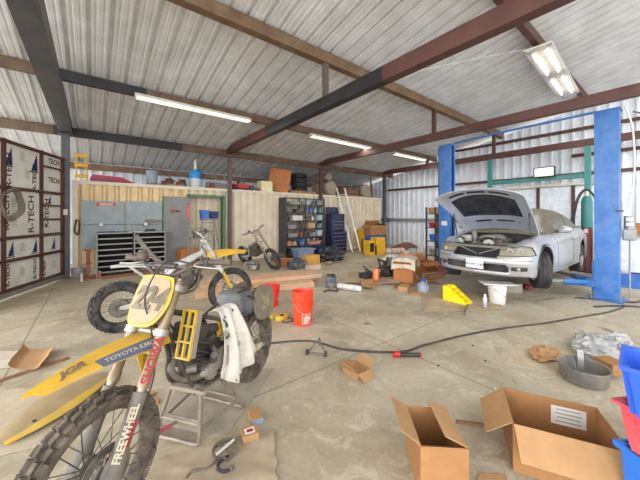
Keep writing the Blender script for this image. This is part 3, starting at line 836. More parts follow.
b = MB(); b.box((0, 0, .5), (.9, .04, 1.0), bev=.01); po = b.build('plywood_board', mat('orange_wood', (196, 122, 66), .6, dirt=(150, 84, 44), dirt_amt=.3, dirt_scale=2), loc=(6.1, 10.62, CZ+.06), ang=0)
po.rotation_euler = (R(-8), R(8), R(-38)); tag(po, 'orange plywood board tilted upright on the container roof', 'board')
M_wood = mat('pallet_wood', (170, 122, 80), .75, dirt=(130, 90, 60), dirt_amt=.3)
pl = thing('wooden_pallet', 'wooden pallet on the container roof under a stack of tyres', 'pallet', (7.25, 10.85, CZ))
for y in (-.5, 0, .5):
    b = MB(); b.box((0, y, .06), (1.35, .09, .1)); b.build('stringer', M_wood, pl, ang=0)
for k in range(7):
    b = MB(); b.box((-.62+k*.205, 0, .12), (.13, 1.15, .02)); b.build('slat', M_wood, pl, ang=0)
for x in (-.5, 0, .5):
    b = MB(); b.box((x, -.56, .06), (.16, .05, .1)); b.build('block', M_wood, pl, ang=0)
for k in range(4):
    b = tyre_mesh(.36, .2); o = b.build('tyre', M_rub, loc=(7.35, 10.85, CZ+.133+.1+.2*k)); tag(o, ['bottom tyre of the stack on the pallet', 'second tyre up in the stack on the pallet', 'third tyre up in the stack on the pallet', 'topmost tyre of the stack on the pallet'][k], 'tyre', 'tyres stacked on the pallet')
M_ins = mat('grey_insulation', (176, 160, 140), .8, dirt=(140, 120, 98), dirt_amt=.35, dirt_scale=4, bump=.5, bscale=14)
M_ins2 = mat('brown_insulation', (150, 112, 84), .85, dirt=(110, 80, 60), dirt_amt=.35, dirt_scale=4, bump=.5, bscale=14)
roll('large tan insulation roll lying at the bottom beside the tyre stack', (8.85, 10.3, CZ+.35), (8.75, 11.4, CZ+.35), .34, M_ins)
roll('upper tan insulation roll behind the lower one beside the tyre stack', (8.95, 10.6, CZ+.92), (8.85, 11.6, CZ+.92), .2, M_ins, seed=3)
roll('brown roll lying lengthwise on the container roof right of the ladder', (9.75, 10.68, CZ+.25), (10.8, 10.72, CZ+.25), .24, M_ins2)
roll('grey roll end on the right of the brown roll on the container', (11.35, 10.42, CZ+.36), (11.35, 11.3, CZ+.36), .35, M_ins, seed=5)
roll('grey brown roll end lying at the far right end of the container roof', (10.1, 11.2, CZ+.23), (10.85, 11.5, CZ+.23), .22, M_ins2, seed=6)
for k, (a, b_, l) in enumerate((((11.7, 10.35, CZ), (12.2, 10.9, CZ+1.15), 'brown timber leaning steeply at the far end of the container roof'), ((9.7, 10.3, CZ+.03), (10.9, 10.3, CZ+.03), 'timber lying flat along the front of the container roof'), ((11.9, 11.4, CZ), (11.7, 11.9, CZ+.7), 'dark timber leaning behind the grey roll'))):
    A = Vector(a); B = Vector(b_); b = MB(); L_ = (B-A).length; b.box((0, 0, L_/2), (.09, .05, L_), bev=.004)
    o = b.build('timber', mat('timber_%d' % k, [(124, 84, 60), (150, 108, 76), (84, 66, 54)][k], .8, dirt=M_dust, dirt_amt=.2), ang=0); o.matrix_world = basis(A, B-A); tag(o, l, 'timber')

# two pipes leaning over the blue-white tank up to the roof
for k, (a, b_, l) in enumerate((((2.72, 11.4, CZ), (2.0, 12.3, 3.35), 'thin dark pole leaning left behind the blue and white tank'), ((3.0, 11.4, CZ), (3.6, 12.3, 3.35), 'thin dark pole leaning right behind the blue and white tank'))):
    b = MB(); b.tube([a, b_], .015, 6); tag(b.build('pole', M_black), l, 'pole')

# ================================================================ the silver car on the lift
M_sil = mat('silver_paint', (186, 190, 198), .32, .45, dirt=(176, 162, 134), dirt_amt=.32, dirt_scale=1.4, var=.03, coat=.3)
M_sildust = mat('dust_covered_paint', (116, 107, 88), .6, .1, dirt=(130, 124, 112), dirt_amt=.25, dirt_scale=2)
M_under = mat('hood_underside', (186, 194, 212), .4, .2, dirt=(176, 168, 154), dirt_amt=.2, dirt_scale=2)
M_pad = mat('hood_pad', (24, 28, 42), .85, dirt=(90, 86, 82), dirt_amt=.1, dirt_scale=4, bump=.3, bscale=30)
M_blk = mat('black_plastic', (30, 30, 32), .55, dirt=(110, 102, 88), dirt_amt=.2, dirt_scale=4)
M_glass = mat('dusty_glass', (84, 78, 66), .35, dirt=(124, 114, 92), dirt_amt=.5, dirt_scale=1.5)
M_lens = mat('head_lamp_lens', (150, 144, 130), .12, dirt=(140, 126, 100), dirt_amt=.3, dirt_scale=3, coat=.6)
M_ring = mat('lamp_ring_silver', (168, 164, 152), .35, .3)
M_chrome = mat('chrome', (206, 206, 206), .18, .9)
CL, CZL = 8.24, .33       # car centre X, lift height
car = thing('sedan_car', 'dusty silver sedan raised on the blue two post lift with its hood open', 'car', (CL, 2.5, CZL), 180)
PL = smooth_path([(-2.5, 0, 0), (-2.47, .5, 0), (-2.36, .78, 0), (-2.0, .89, 0), (-1.0, .935, 0), (0, .945, 0), (1.0, .945, 0), (1.7, .925, 0), (2.1, .87, 0), (2.32, .74, 0), (2.46, .46, 0), (2.52, 0, 0)], 22)
PERIM = PL+[Vector((p.x, -p.y, 0)) for p in PL[-2:0:-1]]
# resample evenly
def resample(P, n, closed):
    Q = P+[P[0]] if closed else P
    acc = [0]
    for a, b_ in zip(Q, Q[1:]): acc.append(acc[-1]+(b_-a).length)
    out = []; j = 0
    for k in range(n if closed else n+1):
        d = acc[-1]*k/n
        while j < len(acc)-2 and acc[j+1] < d: j += 1
        f = (d-acc[j])/max(1e-9, acc[j+1]-acc[j]); out.append(Q[j].lerp(Q[j+1], f))
    return out
NP = 360
PER = resample(PERIM, NP, True)
def interp(tab, x):
    if x <= tab[0][0]: return tab[0][1]
    for (a, va), (b_, vb) in zip(tab, tab[1:]):
        if x <= b_: f = (x-a)/(b_-a); f = f*f*(3-2*f); return va+(vb-va)*f
    return tab[-1][1]
ZH = [(-2.5, .94), (-1.5, .99), (0, .955), (1.1, .92), (1.9, .83), (2.3, .745), (2.52, .70)]
FWX, RWX = 1.64, -1.35
def zlow(x, y):
    z = .2 if abs(x) < 2.2 else .22
    if abs(y) > .6:
        for wx, rr in ((FWX, .395), (RWX, .385)):
            d = abs(x-wx)
            if d < rr: z = max(z, .35+math.sqrt(rr*rr-d*d))
    return z
def outn(i):
    t = PER[(i+1) % NP]-PER[(i-1) % NP]; return Vector((t.y, -t.x, 0)).normalized() * (1 if True else -1)
_c = outn(NP//4)
FLIP = 1 if _c.dot(Vector((PER[NP//4].x*0, PER[NP//4].y, 0))) > 0 else -1
def S(fi, z, off=0.):
    """surface point at fractional perimeter index fi and height z"""
    i = int(math.floor(fi)) % NP; f = fi-math.floor(fi)
    p = PER[i].lerp(PER[(i+1) % NP], f); n = (outn(i)*(1-f)+outn((i+1) % NP)*f).normalized()*FLIP
    zh = interp(ZH, p.x)
    h = z/zh
    ins = .07*max(0, (.42-h)/.42)**1.5+.11*max(0, (h-.72)/.28)**2.2
    if p.x > 2.0:   # bumper bulges in front
        q = min(1, (p.x-2.0)/.3)
        ins -= q*(.035*math.exp(-((z-.46)/.12)**2)-.0*z); ins += q*.08*max(0, (z-.56)/.2)
    return Vector((p.x, p.y, z))-n*(ins-off)+Vector((0, 0, 0))
def topz(i): return interp(ZH, PER[i % NP].x)
TS = [0, .06, .14, .24, .34, .42, .5, .58, .66, .74, .82, .9, .96, 1]
KF = NP//2                       # perimeter index of the nose
b = MB(); cols = []
for i in range(NP):
    p = PER[i]; zl = zlow(p.x, p.y); zh = topz(i)
    col = [S(i, zl+(zh-zl)*t) for t in TS]
    top = col[-1]; n = outn(i)*FLIP
    for w_, dz in ((.05, .018), (.1, .026), (.16, .03)): col.append(top-n*w_+Vector((0, 0, dz)))
    cols.append([b.bm.verts.new(v) for v in col])
def grille(i, j):
    v = cols[i][j].co
    return v.x > 2.15 and abs(v.y) < .40 and j < len(TS) and v.z > .545
def lowmouth(i, j):
    v = cols[i][j].co
    return v.x > 2.2 and abs(v.y) < .56 and .275 < v.z < .395
for i in range(NP):
    for j in range(len(cols[0])-1):
        if grille(i, j) or (grille(i, j+1) and j < len(TS)-1) or lowmouth(i, j): continue
        q = (i+1) % NP
        b.bm.faces.new((cols[i][j], cols[q][j], cols[q][j+1], cols[i][j+1]))
body = b.build('body_shell', M_sil, car, ang=40)
so = body.modifiers.new('thickness', 'SOLIDIFY'); so.thickness = .02; so.offset = -1
def patch(name, f0, f1, z0, z1, m, par, off=.006, nf=14, nz=6, shape=None):
    b = MB()
    def fn(u, v):
        a = f0+(f1-f0)*u; zz0, zz1 = (z0(u), z1(u)) if callable(z0) else (z0, z1)
        return S(a, zz0+(zz1-zz0)*v, off)
    b.grid(fn, nf, nz, -.02 if False else .012); return b.build(name, m, par, ang=40)
def fidx(y, front=True):
    """perimeter index at lateral y near the nose"""
    best = min(range(NP), key=lambda i: (abs(PER[i].y-y) if PER[i].x > 1.9 else 9)); return best
# floor pan, dark inside of the bay and the boot
b = MB(); b.box((0, 0, .24), (4.2, 1.3, .06)); b.build('floor_pan', M_blk, car, ang=0)
b = MB(); b.box((1.05, 0, .62), (.05, 1.5, .6)); b.build('firewall', M_blk, car, ang=0)
b = MB(); b.box((2.3, 0, .55), (.04, .95, .42)); rad = b.build('radiator', M_dark, car, ang=0)
b = MB()
for s in (-1, 1): b.tube([(2.345, s*.36, .70), (2.345, s*.02, .57)], .012, 6)
M_brace = mat('grey_brace', (132, 128, 118), .5, .3)
for s in (-1, 1):
    b = MB(); b.tube([(2.345, s*.36, .70), (2.345, s*.02, .57)], .011, 6); b.build('brace', M_brace, car)
b = MB(); b.box((2.33, 0, .715), (.06, 1.1, .05), bev=.01); b.build('slam_panel', M_sildust, car, ang=0)
b = MB(); b.box((2.36, 0, .335), (.02, 1.1, .14)); b.build('lower_grille', M_blk, car, ang=0)
for s, nm in ((1, 'x'), (-1, 'y')):
    fa, fb = fidx(s*.42), fidx(s*.86)
    patch('headlight_seal', fa+(-1.2 if fb > fa else 1.2), fb+(1.2 if fb > fa else -1.2), lambda u: .572+.02*u, lambda u: .712+.055*u-.03*max(0, u-.8)/.2, M_blk, car, .003)
    hl = patch('headlight', fa, fb, lambda u: .585+.02*u, lambda u: .70+.055*u-.03*max(0, u-.8)/.2, M_lens, car, .008)
    for q in (.28, .58):
        c = S(fa+(fb-fa)*q, .655+.02*q, .0165); n = outn(int(fa+(fb-fa)*q))*FLIP
        b = MB(); b.lathe([(.036, 0), (.048, .0), (.048, .006), (.036, .006)], 20, basis(c, n+Vector((0, 0, .1))), closed=True); b.build('lamp_ring', M_ring, hl)
    fo = patch('fog_lamp_bezel', fidx(s*.60), fidx(s*.78), .325, .395, M_blk, car, .004)
    c = S(fidx(s*.69), .36, .012); b = MB(); b.lathe([(0, .0), (.03, 0), (.028, .01), (0, .014)], 16, basis(c, outn(fidx(s*.69))*FLIP)); b.build('fog_lamp', M_lens, fo)
    patch('bumper_strip', fidx(s*.45), fidx(s*.84), .50, .512, M_sildust, car, .002, 10, 1)
# number plate
pf = S(KF, .375, .02)
# S at the nose (y = 0); the plate sits on the car's right of centre line as in the photo
pt = frame((2.565, .03, .40), (0, 1, 0), (1, 0, .06))
b = MB(); b.prism([(-.155, -.078), (.155, -.078), (.155, .078), (-.155, .078)], .006); 
npl = b.build('licence_plate', mat('plate_white', (232, 234, 232), .4), car, ang=0, mtx=pt)
b = MB(); b.prism([(-.16, -.083), (.16, -.083), (.16, .083), (-.16, .083)], .004, z0=-.003); b.build('plate_frame', M_chrome, npl, ang=0)
text('4NWCU40', 'plate_number', mat('plate_blue', (62, 70, 100), .5), npl, Matrix.Translation((0, -.01, .007)), .072, .0005, sx=.95, bold=.001)
text('California', 'plate_state', M_redsign, npl, Matrix.Translation((0, .055, .007)), .03, .0005)
# cowl and bay contents
b = MB(); b.grid(lambda u, v: (1.02+.28*u, -.8+1.6*v, .985-.05*u+.03*math.sin(PI*v)), 4, 10, .03); b.build('cowl', M_sildust, car)
M_eng = mat('dusty_engine', (92, 88, 80), .6, .2, dirt=M_dust, dirt_amt=.35, dirt_scale=9)
for s in (-1, 1):
    b = MB(); b.box((1.62, s*.66, .66), (.42, .22, .34), bev=.05, seg=2); b.build('strut_tower', M_sildust, car)
b = MB(); b.box((1.65, 0, .56), (.8, .5, .42), bev=.05, seg=2); en = b.build('engine', M_eng, car)
for s in (-1, 1):
    b = MB(); b.box((1.66, s*.2, .8), (.62, .16, .07), bev=.025, seg=2); b.build('valve_cover', M_eng, en)
for k in range(8):
    x = 1.4+.07*k
    b = MB(); b.tube(smooth_path([(x, -.17, .82), (x, -.08, .88), (x, .08, .88), (x, .17, .82)], 5), .024, 8); b.build('intake_runner', M_alu if k % 2 else M_eng, en)
b = MB(); b.box((1.5, -.54, .8), (.34, .22, .14), bev=.02); b.build('battery', mat('pale_grey_box', (196, 194, 186), .5), car, ang=0)
b = MB(); b.tube(smooth_path([(2.05, -.2, .72), (2.04, -.2, .84), (2.02, -.21, 1.0)], 6), [.05]*13, 10); b.build('intake_hose', M_dgrey, car)
b = MB(); b.box((2.0, .42, .72), (.26, .4, .12), bev=.03, seg=2); b.build('air_box', M_eng, car)
b = MB(); b.lathe([(0, 0), (.09, 0), (.09, .11), (.05, .14), (.03, .17), (0, .17)], 16, Matrix.Translation((1.95, -.55, .66))); b.build('coolant_tank', mat('pale_plastic', (202, 196, 180), .5), car)
b = MB(); b.lathe([(.05, 0), (.12, .0), (.12, .05), (.05, .05)], 20, frame((2.12, .12, .72), (0, 1, 0), (1, 0, 0)), closed=True); b.build('pulley', M_alu, car)
for k in range(3):
    b = MB(); b.tube(smooth_path([(1.9+.03*k, .35-.2*k, .78), (2.0, .2-.2*k, .86), (2.15, .25-.22*k, .78), (2.2, .1-.2*k, .66)], 6), .02-.003*k, 8); b.build('radiator_hose', M_blk, car)
# greenhouse
ZR = [(1.18, .96), (.9, 1.13), (.45, 1.38), (.1, 1.465), (-.4, 1.49), (-.9, 1.455), (-1.35, 1.29), (-1.9, 1.03)]
def zr(x):
    t = sorted(ZR); return max(interp_lin(t, x), .99)
def interp_lin(tab, x):
    P = [Vector((a, c, 0)) for a, c in tab]; Q = smooth_path(P, 8)
    for a, c in zip(Q, Q[1:]):
        if a.x <= x <= c.x: return a.y+(c.y-a.y)*(x-a.x)/max(1e-9, c.x-a.x)
    return Q[0].y if x < Q[0].x else Q[-1].y
def GH(x, th, off=0.):
    zb = interp(ZH, x)+.02; H = zr(x)-zb+.0; wb = .80-.05*max(0, -x-1)/.9
    c = math.cos(th); s_ = math.sin(th)
    y = wb*(abs(c)**.62)*(1 if c >= 0 else -1)
    z = zb+max(.0, H)*(s_**.95)
    y *= 1-.06*s_
    n = Vector((0, c, s_ if H > .05 else 1)).normalized()
    return Vector((x, y, z))+n*off
b = MB(); b.grid(lambda u, v: GH(1.18-3.08*u, PI*v), 60, 36, .015); b.build('roof', M_sildust, car, ang=50)
def gpatch(name, x0, x1, t0, t1, m, off=.008, trim=None):
    b = MB(); b.grid(lambda u, v: GH(x0+(x1-x0)*u, (t0+(t1-t0)*v)*(1 if not trim else trim(x0+(x1-x0)*u)), off), 24, 8, .006); return b.build(name, m, car, ang=50)
for s in (0, 1):
    mir = (lambda t: t) if not s else (lambda t: PI-t)
    for nm, x0, x1 in (('front_window', .62, -.28), ('rear_window', -.36, -1.2)):
        b = MB()
        def fn(u, v, x0=x0, x1=x1):
            x = x0+(x1-x0)*u; t0, t1 = .12, .62
            return GH(x, mir(t0+(t1-t0)*v), .008)
        b.grid(fn, 16, 6, .006); b.build(nm, M_glass, car, ang=50)
    sg_ = 1 if not s else -1
    # mirror, handles, sill
    b = MB(); b.blob((.78, sg_*1.0, 1.03), (.09, .13, .075), .03, 2, 3); mo = b.build('door_mirror', M_sil, car)
    b = MB(); b.tube([(.78, sg_*.84, .98), (.78, sg_*.93, 1.0)], .03, 8); b.build('mirror_arm', M_blk, mo)
    for x in (-.2, -1.12):
        b = MB(); b.tube(smooth_path([(x+.1, sg_*.925, .80), (x+.05, sg_*.95, .805), (x-.05, sg_*.95, .805), (x-.1, sg_*.925, .80)], 4), .014, 8); b.build('door_handle', M_sil, car)
    for x in (.98, -.32, -1.02):   # shut lines
        pts = []
        for k in range(9):
            z = .3+.62*k/8
            i = min(range(NP), key=lambda i: abs(PER[i].x-x)+(9 if PER[i].y*sg_ < 0 else 0)); pts.append(S(i, z, .0005))
        b = MB(); b.tube(pts, .004, 4); b.build('door_gap', M_blk, car)
    i0 = min(range(NP), key=lambda i: abs(PER[i].x-1.15)+(9 if PER[i].y*sg_ < 0 else 0)); i1 = min(range(NP), key=lambda i: abs(PER[i].x+.9)+(9 if PER[i].y*sg_ < 0 else 0))
    patch('sill_trim', i0, i1, .205, .25, M_sil, car, .02, 20, 2)
b = MB(); b.grid(lambda u, v: GH(1.12-.6*u, .5+(PI-1.0)*v, .008), 12, 18, .006); b.build('windshield', M_glass, car, ang=50)
b = MB(); b.grid(lambda u, v: (-1.7-.72*u, (-1+2*v)*(.8-.1*u*u), 1.005-.02*u+.03*math.sin(PI*v)), 8, 16, .03); b.build('boot_lid', M_sildust, car)
for s in (-1, 1):
    ia, ib = [min(range(NP), key=lambda i: abs(PER[i].y-s*yy)+(9 if PER[i].x > -2 else 0)) for yy in (.5, .85)]
    patch('tail_light', ia, ib, .72, .85, M_red, car, .006)
# hood, open: local frame at the hinge, u along the hood
HX, HZ, HA = 1.29, .965, R(32.5)
def hood(u, v, off=0.):
    y = (v-.5)*2; L_ = 1.52-.12*abs(y)**3; w_ = .72+.10*u-.04*u*u*0
    a = u*L_; crown = .10*(1-y*y)+.03*math.sin(PI*u)-.05*u*u*u
    if abs(y) > .9: crown -= .03*(abs(y)-.9)/.1
    c = crown+off
    return Vector((HX+a*math.cos(HA)-c*math.sin(HA), y*w_, HZ+a*math.sin(HA)+c*math.cos(HA)))
hd = MB(); hd.grid(lambda u, v: hood(u, v), 24, 28, .02); hdo = hd.build('hood', M_under, car, ang=40)
b = MB(); b.grid(lambda u, v: hood(u, v, .004), 24, 28, .003); b.build('hood_skin', M_sil, hdo, ang=40)
def padedge(v): return .26+.03*math.cos((v-.5)*PI*2)
b = MB()
def pad(u, v):
    vv = .13+.74*v; q = abs(vv-.5)*2
    u0 = .34+.02*q; u1 = .86-.16*q*q
    bump_ = .012*math.sin(PI*u)**.3*math.sin(PI*v)**.3
    return hood(u0+(u1-u0)*u, vv, -.022-bump_)
b.grid(pad, 14, 24, .008); po = b.build('insulation_pad', M_pad, hdo, ang=40)
M_seam = mat('pad_seam', (70, 76, 96), .7)
for (va, vb, ua, ub) in ((.05, .3, .1, .9), (.34, .72, .12, .9), (.76, .95, .1, .9)):
    P_ = [pad(ua, va), pad(ub, va+.02), pad(ub, vb-.02), pad(ua, vb)]
    nrm = Vector((math.sin(HA), 0, -math.cos(HA)))
    pts = smooth_path([pad(ua+(ub-ua)*s_, vv)+nrm*.006 for s_, vv in ((0, va), (.5, va), (.9, va+.03), (1, (va+vb)/2), (.9, vb-.03), (.5, vb), (0, vb), (-.05, (va+vb)/2))], 6, True)
    b = MB(); b.tube(pts, .006, 5, closed=True); b.build('pad_seam', M_seam, po)
for (va, vb) in ((.24, .45), (.52, .74)):
    b = MB(); b.grid(lambda u, v: hood(.19+.035*u, va+(vb-va)*v, -.024), 2, 10, .004); b.build('slot', M_blk, hdo, ang=0)
for v_ in (.08, .2, .8, .92):
    b = MB(); b.lathe([(0, 0), (.014, 0), (.012, .008), (0, .009)], 10, basis(hood(.2, v_, -.022), (math.sin(HA), 0, -math.cos(HA)))); b.build('rubber_stop', M_blk, hdo)
for (va, vb) in ((.16, .36), (.4, .6), (.64, .84)):   # openings behind the nose of the hood
    b = MB(); b.grid(lambda u, v: hood(.91+.045*u-.10*(abs((va+(vb-va)*v)-.5)*2)**2, va+(vb-va)*v, -.024), 2, 10, .004); b.build('nose_slot', M_blk, hdo, ang=0)
for s in (-1, 1):
    b = MB(); b.tube([(1.75, s*.7, .86), hood(.5, .5+s*.46, -.03)], .011, 8); b.build('hood_strut', M_blk, car)
# wheels
def car_wheel(x, s, steer, drop):
    w_ = tyre_mesh(.345, .235, None, .62, 40).build('wheel', M_rub, car)
    w_.matrix_local = Matrix.Translation((x, s*.80, .35-drop)) @ rot(0, 0, steer) @ frame((0, 0, 0), (1, 0, 0), (0, s, 0))
    b = MB(); b.lathe([(.215, .09), (.2, .1), (.19, .07), (.185, -.1), (.21, -.105), (.222, .0)], 32, closed=True); b.build('rim', M_alu, w_)
    for k in range(7):
        b = MB(); b.prism([(.03, -.02), (.19, -.03), (.19, .03), (.03, .02)], .025, rot(0, 0, k*360/7) @ Matrix.Translation((0, 0, .055))); b.build('spoke', M_alu, w_, ang=0)
    b = MB(); b.lathe([(0, .05), (.05, .05), (.045, .09), (0, .095)], 16); b.build('hub_cap', M_alu, w_)
    b = MB(); b.lathe([(0, -.02), (.15, -.02), (.15, 0), (0, 0)], 28); b.build('brake_disc', M_dgrey, w_)
for s in (-1, 1):
    car_wheel(FWX, s, 30, .06); car_wheel(RWX, s, 0, .10)
    for x in (FWX, RWX):
        b = MB(); b.lathe([(.42, -.14), (.43, .14), (.42, .14), (.41, -.14)], 20, frame((x, s*.78, .35), (1, 0, 0), (0, s, 0)), closed=True)
        for v in b.bm.verts:
            if v.co.z < .33: v.co.z = .33
        b.build('wheel_liner', M_blk, car)
b = MB(); b.box((1.7, 0, .2), (.5, .9, .08), bev=.02); b.tube([(FWX, -.6, .24), (FWX, .6, .24)], .03); b.build('subframe', M_dgrey, car, ang=0)

# ================================================================ the two post lift
M_liftb = mat('lift_blue_paint', (40, 102, 172), .4, .0, dirt=(120, 150, 190), dirt_amt=.12, dirt_scale=2.5, var=.08)
def lift_post(label, x, y, s):
    t = thing('lift_post', label, 'car lift', (x, y, 0), group=None)
    b = MB(); w_, d_ = .29, .34; th = .02
    poly = [(-w_/2, -s*d_/2), (w_/2, -s*d_/2), (w_/2, s*d_/2), (w_/2-.07, s*d_/2), (w_/2-.07, s*(d_/2-th)), (w_/2-th, s*(d_/2-th)), (w_/2-th, s*(-d_/2+th)), (-w_/2+th, s*(-d_/2+th)), (-w_/2+th, s*(d_/2-th)), (-w_/2+.07, s*(d_/2-th)), (-w_/2+.07, s*d_/2), (-w_/2, s*d_/2)]
    b.prism(poly, 3.66); b.build('column', M_liftb, t, ang=0)
    b = MB(); b.box((0, 0, .012), (.5, .5, .024), bev=.004); bp = b.build('base_plate', M_liftb, t, ang=0)
    for q in (-1, 1):
        for r_ in (-1, 1):
            b = MB(); b.cyl((q*.2, r_*.2, .024), (q*.2, r_*.2, .07), .014, 6); b.build('anchor_bolt', M_galv, bp, ang=0)
    for q in (-1, 1):
        b = MB(); b.prism([(0, 0), (.09, 0), (0, .3)], .012, frame((q*.145, .0, .024), (q, 0, 0), (0, -1, 0))); b.build('gusset', M_liftb, t, ang=0)
    b = MB(); b.box((0, s*.06, .42), (.24, .3, .62), bev=.01); ca = b.build('carriage', M_liftb, t, ang=0)
    b = MB(); b.box((0, s*.2, .3), (.44, .2, .14), bev=.015); b.build('arm_bracket', M_liftb, t, ang=0)
    for (dx, dy) in ((-.62, .9), (.75, .95)):
        a = Vector((math.copysign(.15, dx), s*.2, .3)); e_ = Vector((dx, s*dy, .3)); m_ = a.lerp(e_, .55)
        ar = MB(); ar.tube([a, m_], .06, 4); o = ar.build('swing_arm', M_liftb, t, ang=0)
        b = MB(); b.tube([a.lerp(e_, .45), e_], .042, 4); b.build('arm_extension', M_galv, o, ang=0)
        b = MB(); b.cyl(e_+Vector((0, 0, .0)), e_+Vector((0, 0, .165)), .05, 14); b.build('lift_pad', M_blk, o)
    b = MB(); b.box((.0, 0, 3.67), (.34, .38, .02)); b.build('top_plate', M_liftb, t, ang=0)
    return t, ca
lp, ca = lift_post('near blue steel lift post right of the car', 7.9, .94, 1)
b = MB(); b.box((-.03, -.17, 1.73), (.34, .08, .03), bev=.004); b.build('lock_lever', M_blk, lp, ang=0)
lp2, ca2 = lift_post('far blue steel lift post left of the car hood', 8.12, 4.3, -1)
b = MB(); b.box((-.16, .0, 1.42), (.02, .16, .12), bev=.004); b.build('warning_label', M_paper, lp2, ang=0)
b = MB(); b.box((0, .1, 1.84), (.2, .24, 3.6)); b.build('cover_plate', M_blk, lp2, ang=0)
b = MB(); b.tube([(8.12, 4.1, 3.71), (8.0, 2.6, 3.72), (7.9, 1.1, 3.71)], .028, 8); tag(b.build('sync_bar', M_liftb), 'slim blue overhead bar joining the tops of the two lift posts', 'bar')
# power unit, hoses and pipe on the near post
pu = thing('power_unit', 'grey hydraulic power unit beside the near blue post', 'pump', (8.1, .66, 1.27))
b = MB(); b.box((0, 0, .0), (.16, .18, .22), bev=.02); b.build('tank', M_galv, pu, ang=0)
b = MB(); b.cyl((0, 0, .1), (0, 0, .36), .08, 18); b.build('motor', M_tray, pu)
for z in (.2, .3):
    b = MB(); b.box((-.085, -.01, z), (.012, .1, .06), bev=.002); b.build('white_label', M_paper, pu, ang=0)
b = MB(); b.tube([(0.03, .0, -.1), (0.03, .0, -1.27)], .014); b.build('stand_pipe', M_galv, pu)
for k, (pts, r_, l, mm) in enumerate((([(8.05, .72, 3.75), (8.1, .62, 3.3), (8.1, .6, 2.4), (8.08, .7, 1.7)], .014, 'pale hose hanging down right of the near blue post', M_paper), ([(8.22, .62, 3.66), (8.3, .5, 3.5), (8.35, .46, 2.6), (8.34, .46, 1.0), (8.3, .5, .05)], .014, 'black hose hanging in a long curve right of the near blue post', M_blk))):
    b = MB(); b.tube(smooth_path(pts, 8), r_, 8); tag(b.build('hanging_hose', mm), l, 'hose')
b = MB(); b.tube(smooth_path([(7.5, 1.35, .02), (7.9, .62, .02), (8.3, .5, .02), (8.2, .25, .02), (7.8, .28, .02), (7.45, .7, .02), (7.0, 1.0, .02)], 8), .014, 8); tag(b.build('floor_hose', M_blk), 'black hose loop lying around the foot of the near blue post', 'hose')

# ================================================================ right wall
M_teal = mat('teal_paint', (46, 138, 132), .5, dirt=(110, 130, 120), dirt_amt=.2, dirt_scale=2)
tf = thing('gantry_frame', 'teal steel frame standing before the white right wall', 'frame', (12.4, 3.36, 0))
for y in (1.44, -1.44):
    b = MB(); b.box((0, y, 1.93), (.15, .15, 3.86), bev=.006); b.build('post', M_teal, tf, ang=0)
b = MB(); b.box((0, 0, 2.93), (.1, 2.73, .14), bev=.006); b.build('crossbar', M_teal, tf, ang=0)
d1 = thing('door_1', 'wide white sliding door with brown uprights behind the car', 'door', (13.1, 3.4, 0)); d1['kind'] = 'structure'
for k in range(4):
    b = MB(); b.box((0, -1.5+1.0*k, 1.35), (.04, .97, 2.6)); b.build('panel', mat('white_door_%d' % k, (236, 240, 244), .5), d1, ang=0)
for k in range(5):
    b = MB(); b.box((-.03, -2.0+1.0*k, 1.35), (.05, .1, 2.66)); b.build('upright', M_brown, d1, ang=0)
b = MB(); b.box((-.05, 0, 2.74), (.1, 4.3, .1), bev=.01); b.build('track', M_paper, d1, ang=0)
fl = thing('flood_light', 'square flood light lit on the teal frame bar', 'lamp', (12.28, 3.02, 3.02))
b = MB(); b.box((0, 0, .13), (.1, .62, .36), bev=.02); b.build('housing', M_blk, fl, ang=0)
b = MB(); b.box((-.054, 0, .13), (.012, .54, .29), bev=.004); b.build('lit_lens', mat('lit_lens', (240, 238, 226), .3, emit=.35), fl, ang=0)
b = MB(); b.box((.03, 0, -.035), (.03, .3, .07)); b.build('bracket', M_blk, fl, ang=0)
gc = thing('gas_cylinder', 'tall teal gas cylinder with white cap and dark red base left of the near post', 'cylinder', (11.35, 1.78, 0))
b = MB(); b.lathe([(0, 0), (.13, 0), (.13, 1.3), (0, 1.3)], 20); b.build('lower_body', mat('dark_red', (112, 50, 46), .5), gc)
b = MB(); b.lathe([(.128, 1.3), (.131, 1.31), (.13, 2.05), (.1, 2.17), (.05, 2.22), (0, 2.22)], 20); b.build('upper_body', M_teal, gc)
b = MB(); b.lathe([(0, 2.2), (.055, 2.21), (.03, 2.38), (0, 2.4)], 14); b.build('cap', M_paper, gc)
b = MB(); b.box((-.13, 0, 1.2), (.01, .09, .12)); b.build('tag', M_paper, gc, ang=0)
b = MB()
pts = []
for k in range(2):
    q = .05*k; X_ = 11.14-.05*k
    pts += [(X_, 2.06+q, .03), (X_, 2.06+q, 1.2), (X_, 1.96+q*.5, 2.0), (X_, 1.83, 2.33+q*.4), (X_, 1.68, 2.33+q*.4), (X_, 1.55-q*.5, 2.0), (X_, 1.48-q, 1.2), (X_, 1.47-q, .3), (X_, 1.6, .03), (X_, 1.85, .03)]
b.tube(smooth_path(pts, 8), .022, 8); tag(b.build('hose_loop', M_blk), 'black hose hung in tall loops over the teal gas cylinder', 'hose')
